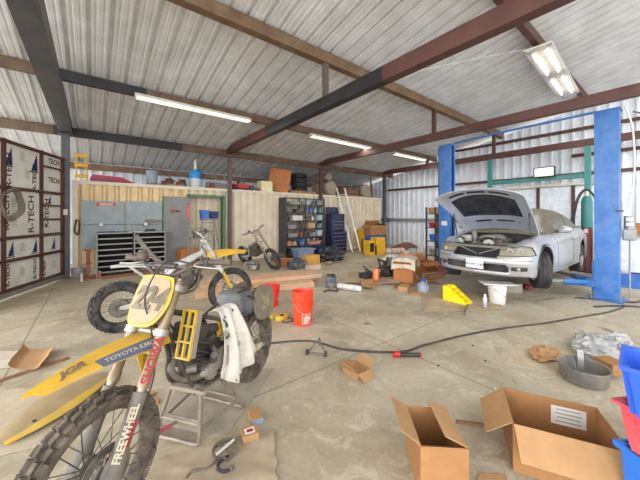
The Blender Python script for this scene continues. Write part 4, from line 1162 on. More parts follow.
# bench by the right wall and things on it
wb = thing('workbench', 'white panelled workbench at the right edge behind the near post', 'workbench', (11.2, .2, 0))
b = MB(); b.box((0, 0, 1.12), (.9, 2.2, .05), bev=.008); b.build('top', M_galv, wb, ang=0)
b = MB(); b.box((0, 0, .545), (.8, 2.0, 1.09), bev=.006); b.build('cabinet', mat('white_laminate', (214, 218, 222), .5, dirt=(170, 160, 140), dirt_amt=.15), wb, ang=0)
for q in (-1, 0, 1):
    b = MB(); b.box((-.41, q*.65, .62), (.02, .6, .84), bev=.004); o = b.build('door', mat('white_front_%d' % q, (222, 226, 230), .5), wb, ang=0)
    b = MB(); b.tube([(-.44, q*.65+.2, .5), (-.44, q*.65+.2, .7)], .01); b.build('handle', M_galv, o)
closed_carton('brown carton on top of the white workbench', (.3, .4, .3), (11.15, .7, 1.145), 4)
bin_('tool_tub', 'grey tool tub on the white workbench', (11.1, .15, 1.145), (.3, .4, .25), M_tray)
bin_('crate', 'blue plastic crate on the floor behind the near blue post', (9.66, 0.8, 0), (.34, .42, .28), M_blue, 5, cat='crate')
bin_('crate', 'dark navy crate beside the blue one on the floor at the right edge', (10.32, 0.65, 0), (.3, .36, .24), M_dblue, 5, cat='crate')

# ================================================================ motorcycles (local x forward, y left, origin under the rear axle)
M_my = mat('yellow_plastic', (226, 176, 26), .42, dirt=(178, 142, 78), dirt_amt=.3, dirt_scale=3, var=.05)
M_myd = mat('dusty_yellow_plastic', (222, 180, 40), .5, dirt=(194, 170, 120), dirt_amt=.32, dirt_scale=4)
M_knob = mat('dusty_knobby_rubber', (56, 50, 44), .85, dirt=(150, 132, 110), dirt_amt=.42, dirt_scale=9)
M_knobd = mat('black_knobby_rubber', (34, 34, 36), .8, dirt=(120, 110, 98), dirt_amt=.22, dirt_scale=8)
M_rim = mat('pale_rim', (226, 224, 218), .4, .4, dirt=M_dust, dirt_amt=.2)
M_rimd = mat('dark_rim', (62, 58, 54), .5, .3, dirt=M_dust, dirt_amt=.25)
M_gold = mat('dusty_fork_tube', (138, 116, 80), .4, .4, dirt=M_dust, dirt_amt=.3, dirt_scale=6)
M_slide = mat('dusty_slider', (150, 140, 124), .35, .5, dirt=M_dust, dirt_amt=.3, dirt_scale=6)
M_guard = mat('dusty_grey_guard', (98, 92, 84), .6, dirt=(140, 126, 106), dirt_amt=.35, dirt_scale=6)
M_frm = mat('dusty_dark_frame', (62, 58, 54), .5, .2, dirt=(130, 116, 98), dirt_amt=.3, dirt_scale=6)
M_alf = mat('aluminium_frame', (208, 205, 198), .4, .3, dirt=M_dust, dirt_amt=.15, dirt_scale=5)
M_motor = mat('dusty_motor', (92, 84, 74), .55, .25, dirt=(140, 124, 104), dirt_amt=.4, dirt_scale=9)
M_motord = mat('dark_motor', (58, 54, 50), .55, .25, dirt=(120, 106, 90), dirt_amt=.3, dirt_scale=9)
M_plate = mat('dusty_white_plate', (176, 152, 114), .5, dirt=(150, 128, 92), dirt_amt=.4, dirt_scale=4)
M_num = mat('dark_number_vinyl', (104, 92, 72), .6, dirt=(150, 132, 104), dirt_amt=.3, dirt_scale=8)
M_lbl = mat('pale_lettering', (192, 178, 148), .5); M_redl = mat('red_lettering', (168, 38, 46), .5); M_bdec = mat('blue_decal', (66, 84, 124), .5, dirt=(140, 130, 116), dirt_amt=.2)
M_panel = mat('dusty_panel', (116, 108, 92), .6, dirt=(146, 132, 106), dirt_amt=.4, dirt_scale=6)
M_tank = mat('dusty_blue_grey_tank', (84, 90, 94), .5, dirt=(140, 130, 112), dirt_amt=.35, dirt_scale=5)
M_grip = mat('brown_grip', (84, 74, 64), .8, dirt=(120, 106, 88), dirt_amt=.3)

def knobby(Rr, w, n, seed=0):
    b = MB(); rt = w/2; rc = Rr-rt-.012
    sec = []
    for k in range(14):
        a = 2*PI*k/14; sec.append((rc+math.cos(a)*rt*.95, math.sin(a)*rt))
    b.lathe(sec, 56, closed=True)
    for i in range(n):
        a0 = 2*PI*i/n
        rows = (0, .72, -.72) if i % 2 == 0 else (.38, -.38, 1.05, -1.05)
        for ph in rows:
            r_ = rc+math.cos(ph)*rt; z = math.sin(ph)*rt
            nx = Vector((math.cos(ph), 0, math.sin(ph)))
            M_ = Matrix.Rotation(a0, 4, 'Z') @ frame((r_, 0, z), (0, 1, 0), nx)
            s = (2*PI*Rr/n)*.95
            b.box((0, 0, 0), (.001, .001, .001)) if False else None
            q = bmesh.ops.create_cube(b.bm, size=1)['verts']
            for v in q:
                tp = .82 if v.co.z > 0 else 1.
                v.co = M_ @ Vector((v.co.x*s*tp, v.co.y*w*.23*tp, v.co.z*.026+.006))
    return b

def moto_wheel(name, t, x, z, Rr, w, rimr, tm, rm, n, disc_side=1, spokes=28, steer=None):
    o = knobby(Rr, w, n).build(name, tm, t, ang=30)
    o.matrix_local = (steer if steer is not None else Matrix.Identity(4)) @ frame((x, 0, z), (1, 0, 0), (0, -1, 0))
    b = MB(); b.lathe([(rimr, -w*.26), (rimr+.012, -w*.28), (rimr+.014, -w*.2), (rimr-.012, -w*.12), (rimr-.016, 0), (rimr-.012, w*.12), (rimr+.014, w*.2), (rimr+.012, w*.28), (rimr, w*.26), (rimr-.024, w*.1), (rimr-.024, -w*.1)], 48, closed=True); b.build('rim', rm, o)
    b = MB(); b.lathe([(.012, -.06), (.045, -.06), (.05, -.05), (.05, -.04), (.028, -.03), (.026, .03), (.05, .04), (.05, .05), (.045, .06), (.012, .06)], 24, closed=True); b.build('hub', M_dgrey, o)
    b = MB()
    b.tube([(.047, 0, .04), (math.cos(.42)*(rimr-.018), math.sin(.42)*(rimr-.018), .004)], .0027, 5); sp0 = b.build('spoke', rm, o)
    b = MB(); b.tube([(.047, 0, -.04), (math.cos(-.42)*(rimr-.018), math.sin(-.42)*(rimr-.018), -.004)], .0027, 5); sp1 = b.build('spoke', rm, o)
    for k in range(1, spokes//2):
        for sp, ph in ((sp0, 0), (sp1, .1)):
            c = sp.copy(); COL.objects.link(c); c.parent = o; c.matrix_local = Matrix.Rotation(2*PI*k/(spokes//2)+ph, 4, 'Z')
    b = MB(); zc = disc_side*.068
    b.lathe([(.085, zc-.002), (.125, zc-.002), (.125, zc+.002), (.085, zc+.002)], 40, closed=True)
    for k in range(5):
        a = 2*PI*k/5; b.tube([(.046*math.cos(a), .046*math.sin(a), zc), (.09*math.cos(a+.3), .09*math.sin(a+.3), zc)], .006, 4)
    b.build('brake_disc', M_dgrey, o)
    return o

AX_F = Vector((1.48, 0, .345)); FD = Vector((-.454, 0, .891))    # fork direction upwards
FN = Vector((.891, 0, .454))                                      # outward normal of the fork front
def fk(d, y, out=0.): return AX_F+FD*d+FN*out+Vector((0, y, 0))

def moto(name, label, o, loc, rz, e=None, group=None):
    t = thing(name, label, 'motorcycle', loc, rz, group, e)
    if o.get('front', 1):
        moto_wheel('front_wheel', t, 1.48, .345, .348, .09, .275, o['tyre'], o['rim'], 44, -1)
    if o.get('rear', 1):
        moto_wheel('rear_wheel', t, 0, .33, .335, .12, .25, o['tyre'], o['rim'], 40, 1)
    # fork
    for s in (1, -1):
        y = s*.105
        b = MB(); b.cyl(fk(.28, y), fk(.5, y), .024, 16); sl = b.build('fork_slider', M_slide, t)
        b = MB(); b.lathe([(.02, .36), (.03, .36), (.031, .4), (.027, .41), (.0275, .62), (.029, .63), (.029, .92), (.022, .925), (.0, .925)], 20, basis(AX_F+Vector((0, y, 0)), FD)); ft = b.build('fork_tube', o['fork'], t)
        b = MB(); b.lathe([(0, .922), (.015, .922), (.014, .94), (0, .94)], 8, basis(AX_F+Vector((0, y, 0)), FD)); b.build('fork_cap', M_alu, ft)
        # lower guard: a curved shell in front of the leg
        b = MB()
        def gd(u, v, y=y, s=s):
            a = R(-105+210*u); d = -.06+.40*v; wv = .036+.014*math.exp(-((v-.1)/.18)**2)
            c = AX_F+FD*d+Vector((0, y, 0)); return c+FN*(math.cos(a)*wv)+Vector((0, math.sin(a)*wv, 0))
        b.grid(gd, 12, 10, .003); gu = b.build('fork_guard', o['guard'], t)
        b = MB(); b.box(fk(0, y), (.05, .05, .09), rot(0, -27, 0), bev=.012); b.cyl(fk(0, y-s*.0), fk(0, y+s*.035), .022, 14); b.build('axle_lug', M_dgrey, t)
        if o.get('letter') and s == 1:
            # writing runs up the leg on the outer left-front side
            nd = (FN*.62+Vector((0, .78, 0))).normalized()
            f = frame(fk(.49, y)+nd*.0300, FD, nd); text('SHOWA', 'fork_lettering', M_redl, ft, f, .062, .0008, shear=.15, bold=.002)
            nd = (FN*.75+Vector((0, .66, 0))).normalized()
            f = frame(fk(.17, y)+nd*.0385, FD, nd); text('FREEWHEEL', 'guard_lettering', M_lbl, gu, f, .048, .003, bold=.002, sx=.95)
            nd = (FN*.35+Vector((0, .94, 0))).normalized()
            f = frame(fk(.17, y)+nd*.0405, FD, nd); text('RACING', 'guard_lettering', M_redl, gu, f, .03, .0015, bold=.001)
    for d, nm in ((.63, 'lower_clamp'), (.88, 'upper_clamp')):
        b = MB()
        for s in (1, -1): b.lathe([(.026, -.018), (.04, -.018), (.04, .018), (.026, .018)], 18, basis(fk(d, s*.105), FD), closed=True)
        b.box(fk(d, 0, -.03), (.06, .15, .03), rot(0, -27, 0), bev=.008); b.build(nm, M_alu, t)
    # bars
    if o.get('bars', 1):
        bp = smooth_path([(.97, .40, 1.285), (1.0, .26, 1.285), (1.04, .16, 1.25), (1.07, .07, 1.205), (1.075, 0, 1.2), (1.07, -.07, 1.205), (1.04, -.16, 1.25), (1.0, -.26, 1.285), (.97, -.40, 1.285)], 6)
        b = MB(); b.tube(bp, .0125, 10); hb = b.build('handlebar', o['bar'], t)
        b = MB(); b.cyl((1.05, -.16, 1.255), (1.05, .16, 1.255), .009, 10); b.cyl((1.052, -.08, 1.258), (1.052, .08, 1.258), .018, 12); b.build('bar_brace', o['bar'], hb)
        for s in (1, -1):
            b = MB(); a = Vector((.999, s*.265, 1.285)); c = Vector((.969, s*.405, 1.285))
            pr = [(0, -.004), (.03, -.004), (.03, .004)]+[(.0175+.0015*(k % 2), .01+k*.0098) for k in range(13)]+[(.021, .14), (.021, .146), (0, .147)]
            b.lathe(pr, 14, basis(a, c-a)); b.build('grip', M_grip, t)
            b = MB(); b.tube(smooth_path([(1.0, s*.2, 1.28), (1.06, s*.22, 1.27), (1.055, s*.3, 1.262), (1.03, s*.4, 1.255)], 5), [.012, .011, .01, .009, .008, .0075, .007, .007, .007, .007, .007, .007, .007, .007, .008, .009], 8, flat=.7); b.build('lever', M_alu, t)
        b = MB(); b.box((1.04, -.2, 1.31), (.05, .07, .05), bev=.012); b.cyl((1.04, -.2, 1.335), (1.04, -.2, 1.35), .026, 14); b.build('brake_reservoir', M_grip if o.get('letter') else M_blk, t)
        for s, q in ((1, .1),):
            b = MB(); b.tube(smooth_path([(1.03, s*.2, 1.275), (1.16, s*q, 1.3), (1.24, s*q*.4, 1.12), (1.21, s*.05, .92), (1.27, s*.13, .7), (1.4, s*.13, .5)], 8), .0045, 6); b.build('cable', M_blk, t)
    # number plate and fender
    if o.get('nplate'):
        w0 = [(-.09, -.135), (0, -.16), (.09, -.135), (.135, -.02), (.12, .11), (.08, .135), (-.08, .135), (-.12, .11), (-.135, -.02)]
        c = fk(.80, 0, .075); f = frame(c, (0, 1, 0), FN*1.0+Vector((0, 0, .02)))
        def platem(scale, z, th, m, nm, par, n=9):
            b = MB(); P = smooth_path([(p[0]*scale, p[1]*scale, 0) for p in w0], 4, True)
            poly = [(p.x, p.y) for p in P]; b.prism(poly, th, z0=z)
            for v in b.bm.verts: v.co.z -= 1.6*v.co.x**2; v.co = f @ v.co
            return b.build(nm, m, par, ang=35)
        pl_ = platem(1.0, 0, .006, M_my, 'number_plate', t)
        platem(.88, .006, .0025, M_plate, 'plate_background', pl_)
        def curved_text(body, nm, m, size, x, y, **k):
            o_ = text(body, nm, m, pl_, Matrix.Identity(4), size, .0012, **k)
            sxm = k.get('sx', 1.); o_.matrix_local = Matrix.Identity(4)
            for v in o_.data.vertices:
                px, py = v.co.x*sxm+x, v.co.y+y
                v.co = f @ Vector((px, py, .0095+v.co.z-1.6*px*px))
            return o_
        curved_text(o['nplate'], 'plate_number', M_num, .18, 0, -.005, shear=.22, sx=.80, bold=.006)
    if o.get('ffender'):
        b = MB()
        A0 = fk(.61, 0, .02)+Vector((0, 0, o.get('fz', 0))); L_ = .66; sk = o.get('skirt', .075)
        def ff(u, v):
            x = A0.x-.12+L_*u; y = v*2-1
            w_ = .085+.025*math.sin(min(1, u*1.6)*PI)-.05*max(0, u-.6)/.4
            zc = A0.z+.035*math.sin(u*PI*.8)-.02*u-.03*u*u
            edge = sk*(abs(y)**2.4)*(1.15-.75*u)
            zc += -.012*math.exp(-(y/.25)**2)+.012*(1-abs(y))*0
            xx = x-.06*(abs(y)**2)*u
            return Vector((xx, y*w_, zc-edge))
        b.grid(ff, 26, 14, .004); fe = b.build('front_fender', o['ffender'], t, ang=50)
        if o.get('letter'):
            # blue band with lettering along the left flank
            b = MB(); b.grid(lambda u, v: ff(.18+.48*u, .80+.19*v)+Vector((0, .0015, .0015)), 12, 3, .001); bd = b.build('blue_band', M_bdec, fe, ang=50)
            def along(u, v, off=.003):
                p = ff(u, v); dx = (ff(u-.03, v)-ff(u+.03, v)); dy = ff(u, min(1, v+.05))-ff(u, v-.05)
                n = dx.cross(-dy) if dx.cross(-dy).z > 0 else dx.cross(dy)
                n = n.normalized()
                if n.z < 0: n = -n
                return frame(p+n*off, dx, n)
            text('TOYOTA', 'fender_lettering', M_lbl, bd, along(.50, .9, .004), .026, .0006, sx=1.5, bold=.0005)
            text('KMC', 'fender_lettering', M_lbl, bd, along(.285, .9, .004), .034, .0006, shear=.2, bold=.001, sx=1.3)
            text('JGR', 'fender_lettering', M_num, fe, along(.77, .72, .003), .04, .0006, shear=.2, bold=.002, sx=1.5)
    # frame
    if 'frame' in o:
        fm = o['frame']; r_ = o.get('spar', .022)
        hd_ = Vector((1.03, 0, 1.02)); hd2 = Vector((1.09, 0, .90))
        b = MB(); b.cyl(hd2, hd_, .034, 16); fr = b.build('steering_head', fm, t)
        for s in (1, -1):
            b = MB(); b.tube(smooth_path([(1.03, s*.03, .97), (.84, s*.08, .88), (.62, s*.1, .775), (.52, s*.1, .62), (.47, s*.1, .44)], 6), r_, 10, flat=.7); b.build('frame_spar', fm, t)
            b = MB(); b.tube(smooth_path([(1.08, s*.02, .9), (1.0, s*.03, .68), (.97, s*.07, .55), (.9, s*.085, .44), (.7, s*.09, .41), (.53, s*.09, .42), (.47, s*.09, .46)], 6), .016, 8); b.build('cradle_tube', o.get('cradle', fm), t)
            b = MB(); b.tube(smooth_path([(.6, s*.09, .78), (.38, s*.095, .83), (.05, s*.075, .87), (-.1, s*.06, .87)], 5), .012, 8); b.tube([(.5, s*.1, .5), (.08, s*.08, .88)], .011, 8); b.build('subframe_tube', o.get('sub', fm), t)
    # swingarm
    for s in (1, -1):
        b = MB(); b.prism([(0, -.018), (.06, -.035), (.42, -.04), (.47, -.01), (.42, .03), (.1, .022), (0, .018)], .026, frame((.0, s*.10+.013, .335), (1, 0, 0), (0, -1, 0)) @ rot(0, 0, 9)); sw_ = b.build('swingarm', o.get('swing', M_alf), t, ang=0)
        if o.get('letter') and s == 1:
            b = MB(); b.prism([(.1, -.02), (.4, -.028), (.4, .018), (.1, .014)], .002, frame((.0, s*.10+.015, .337), (1, 0, 0), (0, -1, 0)) @ rot(0, 0, 9)); dc = b.build('swingarm_decal', M_my, sw_, ang=0)
            b = MB(); b.prism([(.12, -.01), (.38, -.016), (.38, .006), (.12, .004)], .003, frame((.0, s*.10+.0155, .337), (1, 0, 0), (0, -1, 0)) @ rot(0, 0, 9)); 
            b.build('red_stripe', M_redl, dc, ang=0) if False else b.bm.free()
    b = MB(); b.cyl((0, -.13, .33), (0, .13, .33), .012, 10); b.build('rear_axle', M_alu, t)
    if o.get('rear', 1):
        b = MB(); b.lathe([(.05, -.003), (.105, -.003), (.1, .003), (.05, .003)], 40, frame((0, -.085, .33), (1, 0, 0), (0, 1, 0)), closed=True)
        b.build('sprocket', M_dgrey, t)
        b = MB(); b.tube([(0, -.085, .432), (.5, -.085, .42), (.52, -.085, .4), (.5, -.085, .36), (0, -.085, .228)], .007, 4); b.build('chain', M_blk, t)
    b = MB(); b.cyl((.42, 0, .42), (.5, 0, .74), .03, 14)
    for k in range(7): b.lathe([(.036, 0), (.05, .0), (.05, .012), (.036, .012)], 16, basis(Vector((.425, 0, .45))+Vector((.08, 0, .32))*(k*.12), (.08, 0, .32)), closed=True)
    b.build('shock', M_my if o.get('letter') else M_dgrey, t)
    # engine
    if o.get('engine', 1):
        em = o['emat']
        b = MB(); b.box((.68, 0, .50), (.34, .2, .2), rot(0, 12, 0), bev=.06, seg=3); b.box((.82, 0, .62), (.16, .17, .2), rot(0, -18, 0), bev=.02, seg=2); b.box((.84, 0, .765), (.17, .19, .13), rot(0, -18, 0), bev=.03, seg=2); en_ = b.build('engine_block', em, t, ang=40)
        for s in (1, -1):
            b = MB(); b.lathe([(0, .0), (.088, 0), (.085, .025), (.06, .035), (0, .037)], 28, frame((.62, s*.1, .50), (1, 0, 0), (0, s, 0))); b.lathe([(0, 0), (.065, 0), (.06, .025), (0, .03)], 24, frame((.76, s*.1, .475), (1, 0, 0), (0, s, 0)))
            for k in range(6):
                a = 2*PI*k/6; b.cyl((.62+.078*math.cos(a), s*.1, .50+.078*math.sin(a)), (.62+.078*math.cos(a), s*.135, .50+.078*math.sin(a)), .008, 6)
            b.build('engine_cover', M_alu if s == 1 else em, en_)
        b = MB()
        for k in range(5): b.box((.82, 0, .56+.026*k), (.2, .2, .008), rot(0, -18, 0))
        b.build('cylinder_fins', em, en_, ang=0)
        b = MB(); b.tube(smooth_path([(.92, .0, .66), (1.03, .02, .62), (1.03, .03, .58), (.98, .06, .52), (.86, .09, .48), (.72, .1, .48)], 6), .022, 10); b.build('exhaust_header', o.get('pipe', M_dgrey), t)
        b = MB(); b.tube(smooth_path([(.62, .05, .72), (.74, .0, .72), (.8, 0, .7)], 5), .034, 10); b.lathe([(0, 0), (.04, 0), (.04, .07), (0, .07)], 16, basis((.62, .0, .66), (0, 0, 1))); b.build('carburettor', em, en_)
        for k in range(3):
            b = MB(); b.tube(smooth_path([(1.0, .07-.05*k, .88), (.9, .11-.03*k, .74-.05*k), (.78, .12, .66-.06*k), (.66, .1, .5)], 6), .008, 6); b.build('hose', M_blk, t)
        rr_ = random.Random(3)
        for k in range(9):   # hose stubs, sensors and brackets on the visible side
            c_ = Vector((.5+.06*k+rr_.uniform(-.03, .03), .1+rr_.uniform(0, .03), .5+rr_.uniform(-.06, .2)))
            b = MB(); d_ = Vector((rr_.uniform(-1, 1), .6, rr_.uniform(-1, 1))); b.cyl(c_, c_+d_.normalized()*.06, .012+.01*(k % 3)*.6, 10); b.lathe([(0, -.004), (.022, -.004), (.022, .008), (0, .008)], 8, basis(c_+d_.normalized()*.05, d_)); b.build('fitting', M_alu if k % 3 == 0 else M_dgrey, en_)
        b = MB(); b.box((.52, .14, .3), (.07, .09, .02)); b.tube([(.5, .1, .3), (.5, .2, .3)], .01); b.build('footpeg', M_dgrey, t, ang=0)
    if o.get('radiator'):
        for s in (1, -1):
            f = frame((1.0, s*.135, .83), (0, 1, 0), (.95, 0, .25)) @ rot(0, s*-5, 0)
            b = MB(); b.prism([(-.055, -.14), (.055, -.14), (.055, .14), (-.055, .14)], .035, f, z0=-.02); rd_ = b.build('radiator', M_alu, t, ang=0)
            b = MB(); b.prism([(-.045, -.125), (.045, -.125), (.045, .125), (-.045, .125)], .003, f, z0=.0145); b.build('radiator_core', M_blk, rd_, ang=0)
            b = MB()
            for k in range(3):
                x = -.05+.05*k; b.prism([(x-.005, -.14), (x+.005, -.14), (x+.005, .14), (x-.005, .14)], .02, f, z0=.018)
            for k in range(4):
                z = -.14+.093*k; b.prism([(-.055, z-.006), (.055, z-.006), (.055, z+.006), (-.055, z+.006)], .018, f, z0=.019)
            b.build('radiator_guard', M_myd, rd_, ang=0)
            b = MB()
            P_ = [Vector((1.1, s*.12, .86)), Vector((1.12, s*.17, .72)), Vector((1.06, s*.19, .56)), Vector((.98, s*.2, .66)), Vector((.93, s*.18, .88))]
            Q_ = [p+Vector((0, -s*.006, 0)) for p in P_]
            va = [b.bm.verts.new(p) for p in P_]; vb = [b.bm.verts.new(p) for p in Q_]
            b.bm.faces.new(va); b.bm.faces.new(vb[::-1])
            for k in range(5): b.bm.faces.new((va[k], vb[k], vb[(k+1) % 5], va[(k+1) % 5]))
            if s == -1: b.build('radiator_shroud', M_my, t, ang=0)
            else: b.bm.free()
    if o.get('tank'):
        b = MB(); b.box((.28, 0, .82), (.27, .25, .19), rot(0, -6, 0), bev=.05, seg=3); b.box((.2, .02, .77), (.26, .25, .15), bev=.05, seg=2); tk = b.build('air_box', M_tank, t, ang=40)
        b = MB(); b.tube(smooth_path([(.38, .08, .92), (.32, .1, .935), (.24, .1, .925), (.2, .07, .91)], 5), .008, 6); b.tube(smooth_path([(.3, .133, .88), (.22, .148, .84), (.2, .143, .76), (.3, .133, .72)], 5), .006, 6); b.build('wiring', M_blk, tk)
    if o.get('panel'):
        for s in (1, -1):
            f = frame((.03, s*.15, .76), (-1, s*.12, 0) if s == 1 else (1, .12, 0), (0, s, .12))
            P_ = [(-.2, -.06), (-.07, -.15), (.13, -.13), (.19, .02), (.14, .12), (-.14, .14)]
            b = MB(); Pp = smooth_path([(p[0], p[1], 0) for p in P_], 4, True); b.prism([(p.x, p.y) for p in Pp], .008, f); sp_ = b.build('side_panel', M_panel, t, ang=35)
            text(o['panel'], 'panel_number', M_plate, sp_, f @ Matrix.Translation((0, -.01, .009)), .17, .001, shear=.2, sx=.85, bold=.004)
        b = MB()
        b.grid(lambda u, v: (-.05-.24*u, (v*2-1)*(.075-.02*u), .86-.02*u-.04*u*u-.03*(v*2-1)**2), 10, 8, .004); b.build('rear_fender', o['rfender'], t)
    if o.get('blade'):
        b = MB(); b.grid(lambda u, v: (.46-.3*u, (v*2-1)*(.075-.015*u), .86+.4*u-.03*math.sin(PI*u)-.015*(v*2-1)**2), 12, 8, .055); b.build('rear_fender', o['blade'], t)
    return t
bike1 = moto('dirt_bike', 'yellow dirt bike with number 224 plate raised on a grey stand at front left', dict(tyre=M_knob, rim=M_rimd, fork=M_gold, guard=M_guard, bar=M_frm, letter=True, nplate='224', ffender=M_my, frame=M_frm, emat=M_motord, radiator=True, tank=True, panel='24', rfender=M_myd), (1.22, 2.62, .06), 215.3)
# second bike: front to the right, rear wheel at left
MOTO2 = moto('dirt_bike', 'stripped dirt bike with silver frame and yellow front fender behind the front one', dict(tyre=M_knobd, rim=M_rim, fork=M_alf, guard=M_myd, bar=M_alf, ffender=M_my, frame=M_alf, spar=.05, emat=M_motor, blade=M_guard, cradle=M_frm, fz=.10, skirt=.13), (.30, 4.94, .0), -3); MOTO2.scale = (1.06, 1.06, 1.06)
MOTO3 = moto('dirt_bike', 'grey stripped dirt bike leaning before the container by the parts shelf', dict(tyre=M_knobd, rim=M_rimd, fork=M_gold, guard=M_guard, bar=M_frm, frame=M_alf, spar=.026, emat=M_motor, cradle=M_frm), (4.12, 9.2, .0), -80, e=(R(20), 0, R(-80)))

# ================================================================ parts shelf and the things on it
M_shelf = mat('dark_shelf_steel', (50, 56, 58), .5, .2, dirt=(104, 98, 88), dirt_amt=.2, dirt_scale=4)
sh = thing('parts_shelf', 'tall dark steel shelf packed with parts against the container', 'shelf', (5.86, 9.58, 0))
SW, SD, SH = 1.92, .44, 2.36
for x in (0, SW/2, SW):
    for y in (0, SD):
        b = MB(); b.box((x, y, SH/2), (.05 if x != SW/2 else .025, .05, SH)); b.build('upright', M_shelf, sh, ang=0)
b = MB(); b.box((-.02, SD/2, SH/2), (.012, SD, SH)); b.build('side_panel', M_shelf, sh, ang=0)
SZ = [.1, .44, .78, 1.11, 1.44, 1.76, 2.08, 2.34]
for z in SZ:
    b = MB(); b.box((SW/2, SD/2, z), (SW, SD, .02)); b.box((SW/2, -.01, z-.012), (SW, .018, .05)); b.build('shelf_board', M_shelf, sh, ang=0)
ORD = ['lowest', 'second lowest', 'third lowest', 'middle', 'third highest', 'second highest', 'top']
cols_ = dict(white=(222, 216, 204), orange=(206, 128, 66), blue=(52, 104, 176), red=(186, 50, 54), tan=(196, 158, 112), grey=(140, 140, 138), black=(42, 42, 46), pink=(206, 130, 120), teal=(84, 130, 140), yellow=(222, 186, 70), pale=(176, 196, 206))
CM = {k: mat('shelf_'+k, v, .5, dirt=M_dust, dirt_amt=.12) for k, v in cols_.items()}
def onshelf(kind, lvl, x, size, col, label, rz=0):
    z = SZ[lvl]+.0105; loc = (5.86+x, 9.58+SD/2-.03, z); m = CM[col]
    if kind == 'box': return closed_carton(label, size, loc, rz, m, name='carton', group='cartons on the parts shelf')
    if kind == 'bin': return bin_('parts_bin', label, loc, size, m, rz, group='bins on the parts shelf')
    if kind == 'jar':
        t = thing('jar', label, 'jar', loc, rz, 'jars on the parts shelf'); r, h = size
        b = MB(); b.lathe([(0, 0), (r, 0), (r, h*.78), (r*.75, h*.85), (0, h*.85)], 18); b.build('body', m, t)
        b = MB(); b.lathe([(r*.8, h*.82), (r*.85, h*.83), (r*.85, h), (0, h)], 18); b.build('cap', CM['black'], t); return t
    if kind == 'tool':
        t = thing('power_drill', label, 'tool', loc, rz); L_ = size
        b = MB(); b.cyl((-L_/2, 0, L_*.55), (L_/2, 0, L_*.55), L_*.16, 14, L_*.1); b.build('motor_body', m, t)
        b = MB(); b.box((-L_*.25, 0, L_*.26), (L_*.2, L_*.16, L_*.52), rot(0, 12, 0), bev=.01); b.build('handle', CM['black'], t); return t
    if kind == 'coil':
        b = MB(); b.tube([(size*math.cos(a)*(1+.05*math.sin(5*a)), .02*math.sin(3*a), size+size*math.sin(a)*(1+.04*math.cos(4*a))) for a in [2*PI*k/40*3 for k in range(121)]], .014, 6)
        return tag(b.build('cable_coil', m, loc=loc), label, 'cable')
for a in [
 ('box', 6, .5, (.5, .26, .1), 'grey', 'flat grey carton on the top board of the parts shelf'),
 ('bin', 6, 1.1, (.3, .28, .16), 'pale', 'pale bin right of the flat grey carton at the shelf top'),
 ('jar', 6, 1.5, (.06, .2), 'blue', 'single blue jar on the top board of the shelf'),
 ('bin', 6, 1.74, (.24, .28, .2), 'grey', 'grey bin at the right end of the shelf top'),
 ('coil', 5, .3, .1, 'grey', 'grey cable coil at the left of the second highest board'),
 ('bin', 5, .68, (.34, .3, .14), 'black', 'black bin on the second highest board'),
 ('jar', 5, 1.16, (.075, .2), 'blue', 'blue jar on the second highest board'),
 ('jar', 5, 1.36, (.08, .24), 'blue', 'taller blue jar beside another on the second highest board'),
 ('jar', 5, 1.58, (.06, .22), 'pale', 'pale jar right of the blue jars on the second highest board'),
 ('bin', 5, 1.8, (.16, .28, .22), 'teal', 'teal bin at the right end of the second highest board'),
 ('coil', 4, .2, .11, 'black', 'black cable coil left of the white carton'),
 ('box', 4, .62, (.46, .26, .2), 'white', 'white carton standing on the third highest board'),
 ('tool', 4, 1.15, .22, 'black', 'black power drill right of the white carton'),
 ('jar', 4, 1.45, (.06, .2), 'white', 'white jar on the third highest board'),
 ('bin', 4, 1.76, (.24, .3, .22), 'pale', 'pale blue bin at the right of the third highest board'),
 ('bin', 3, .34, (.4, .3, .16), 'grey', 'grey bin at the left of the middle board'),
 ('coil', 3, .78, .11, 'black', 'black cable coil on the middle board left of the tan carton'),
 ('box', 3, 1.3, (.36, .28, .23), 'tan', 'tan carton on the middle board'),
 ('bin', 3, 1.74, (.26, .3, .2), 'teal', 'teal bin right of the tan carton'),
 ('bin', 2, .4, (.5, .3, .14), 'grey', 'long grey bin on the third lowest board'),
 ('jar', 2, .86, (.06, .24), 'red', 'red jar on the third lowest board'),
 ('jar', 2, 1.06, (.06, .25), 'black', 'black jar right of the red one'),
 ('bin', 2, 1.4, (.3, .3, .16), 'grey', 'short grey bin right of the black jar'),
 ('bin', 2, 1.74, (.26, .3, .24), 'pale', 'pale blue bin on the third lowest board right'),
 ('jar', 1, .26, (.13, .24), 'orange', 'round orange pot on the second lowest board'),
 ('jar', 1, .52, (.1, .2), 'tan', 'round tan pot beside the orange pot'),
 ('box', 1, .86, (.2, .24, .24), 'blue', 'upright blue carton on the second lowest board'),
 ('bin', 1, 1.45, (.72, .34, .14), 'pink', 'wide pink tray heaped with bits on the second lowest board'),
 ('tool', 1, 1.15, .2, 'grey', 'grey drill lying by the pink tray'),
 ('bin', 0, .4, (.5, .32, .2), 'black', 'black bin on the lowest board left'),
 ('bin', 0, 1.3, (.5, .32, .2), 'grey', 'grey bin on the lowest board centre'),
]:
    onshelf(*a)
for k in range(6):
    x = 1.2+.1*k; b = MB(); b.blob((0, 0, .05), (.05, .06, .05), .2, 3, 2, k); 
    tag(b.build('small_part', CM[['white', 'grey', 'black', 'white', 'red', 'grey'][k]], loc=(5.86+x, 9.76, SZ[1]+.155)), 'small %s part heaped in the pink tray' % ['white', 'grey', 'black', 'white', 'red', 'grey'][k], 'part', 'bits heaped in the pink tray')

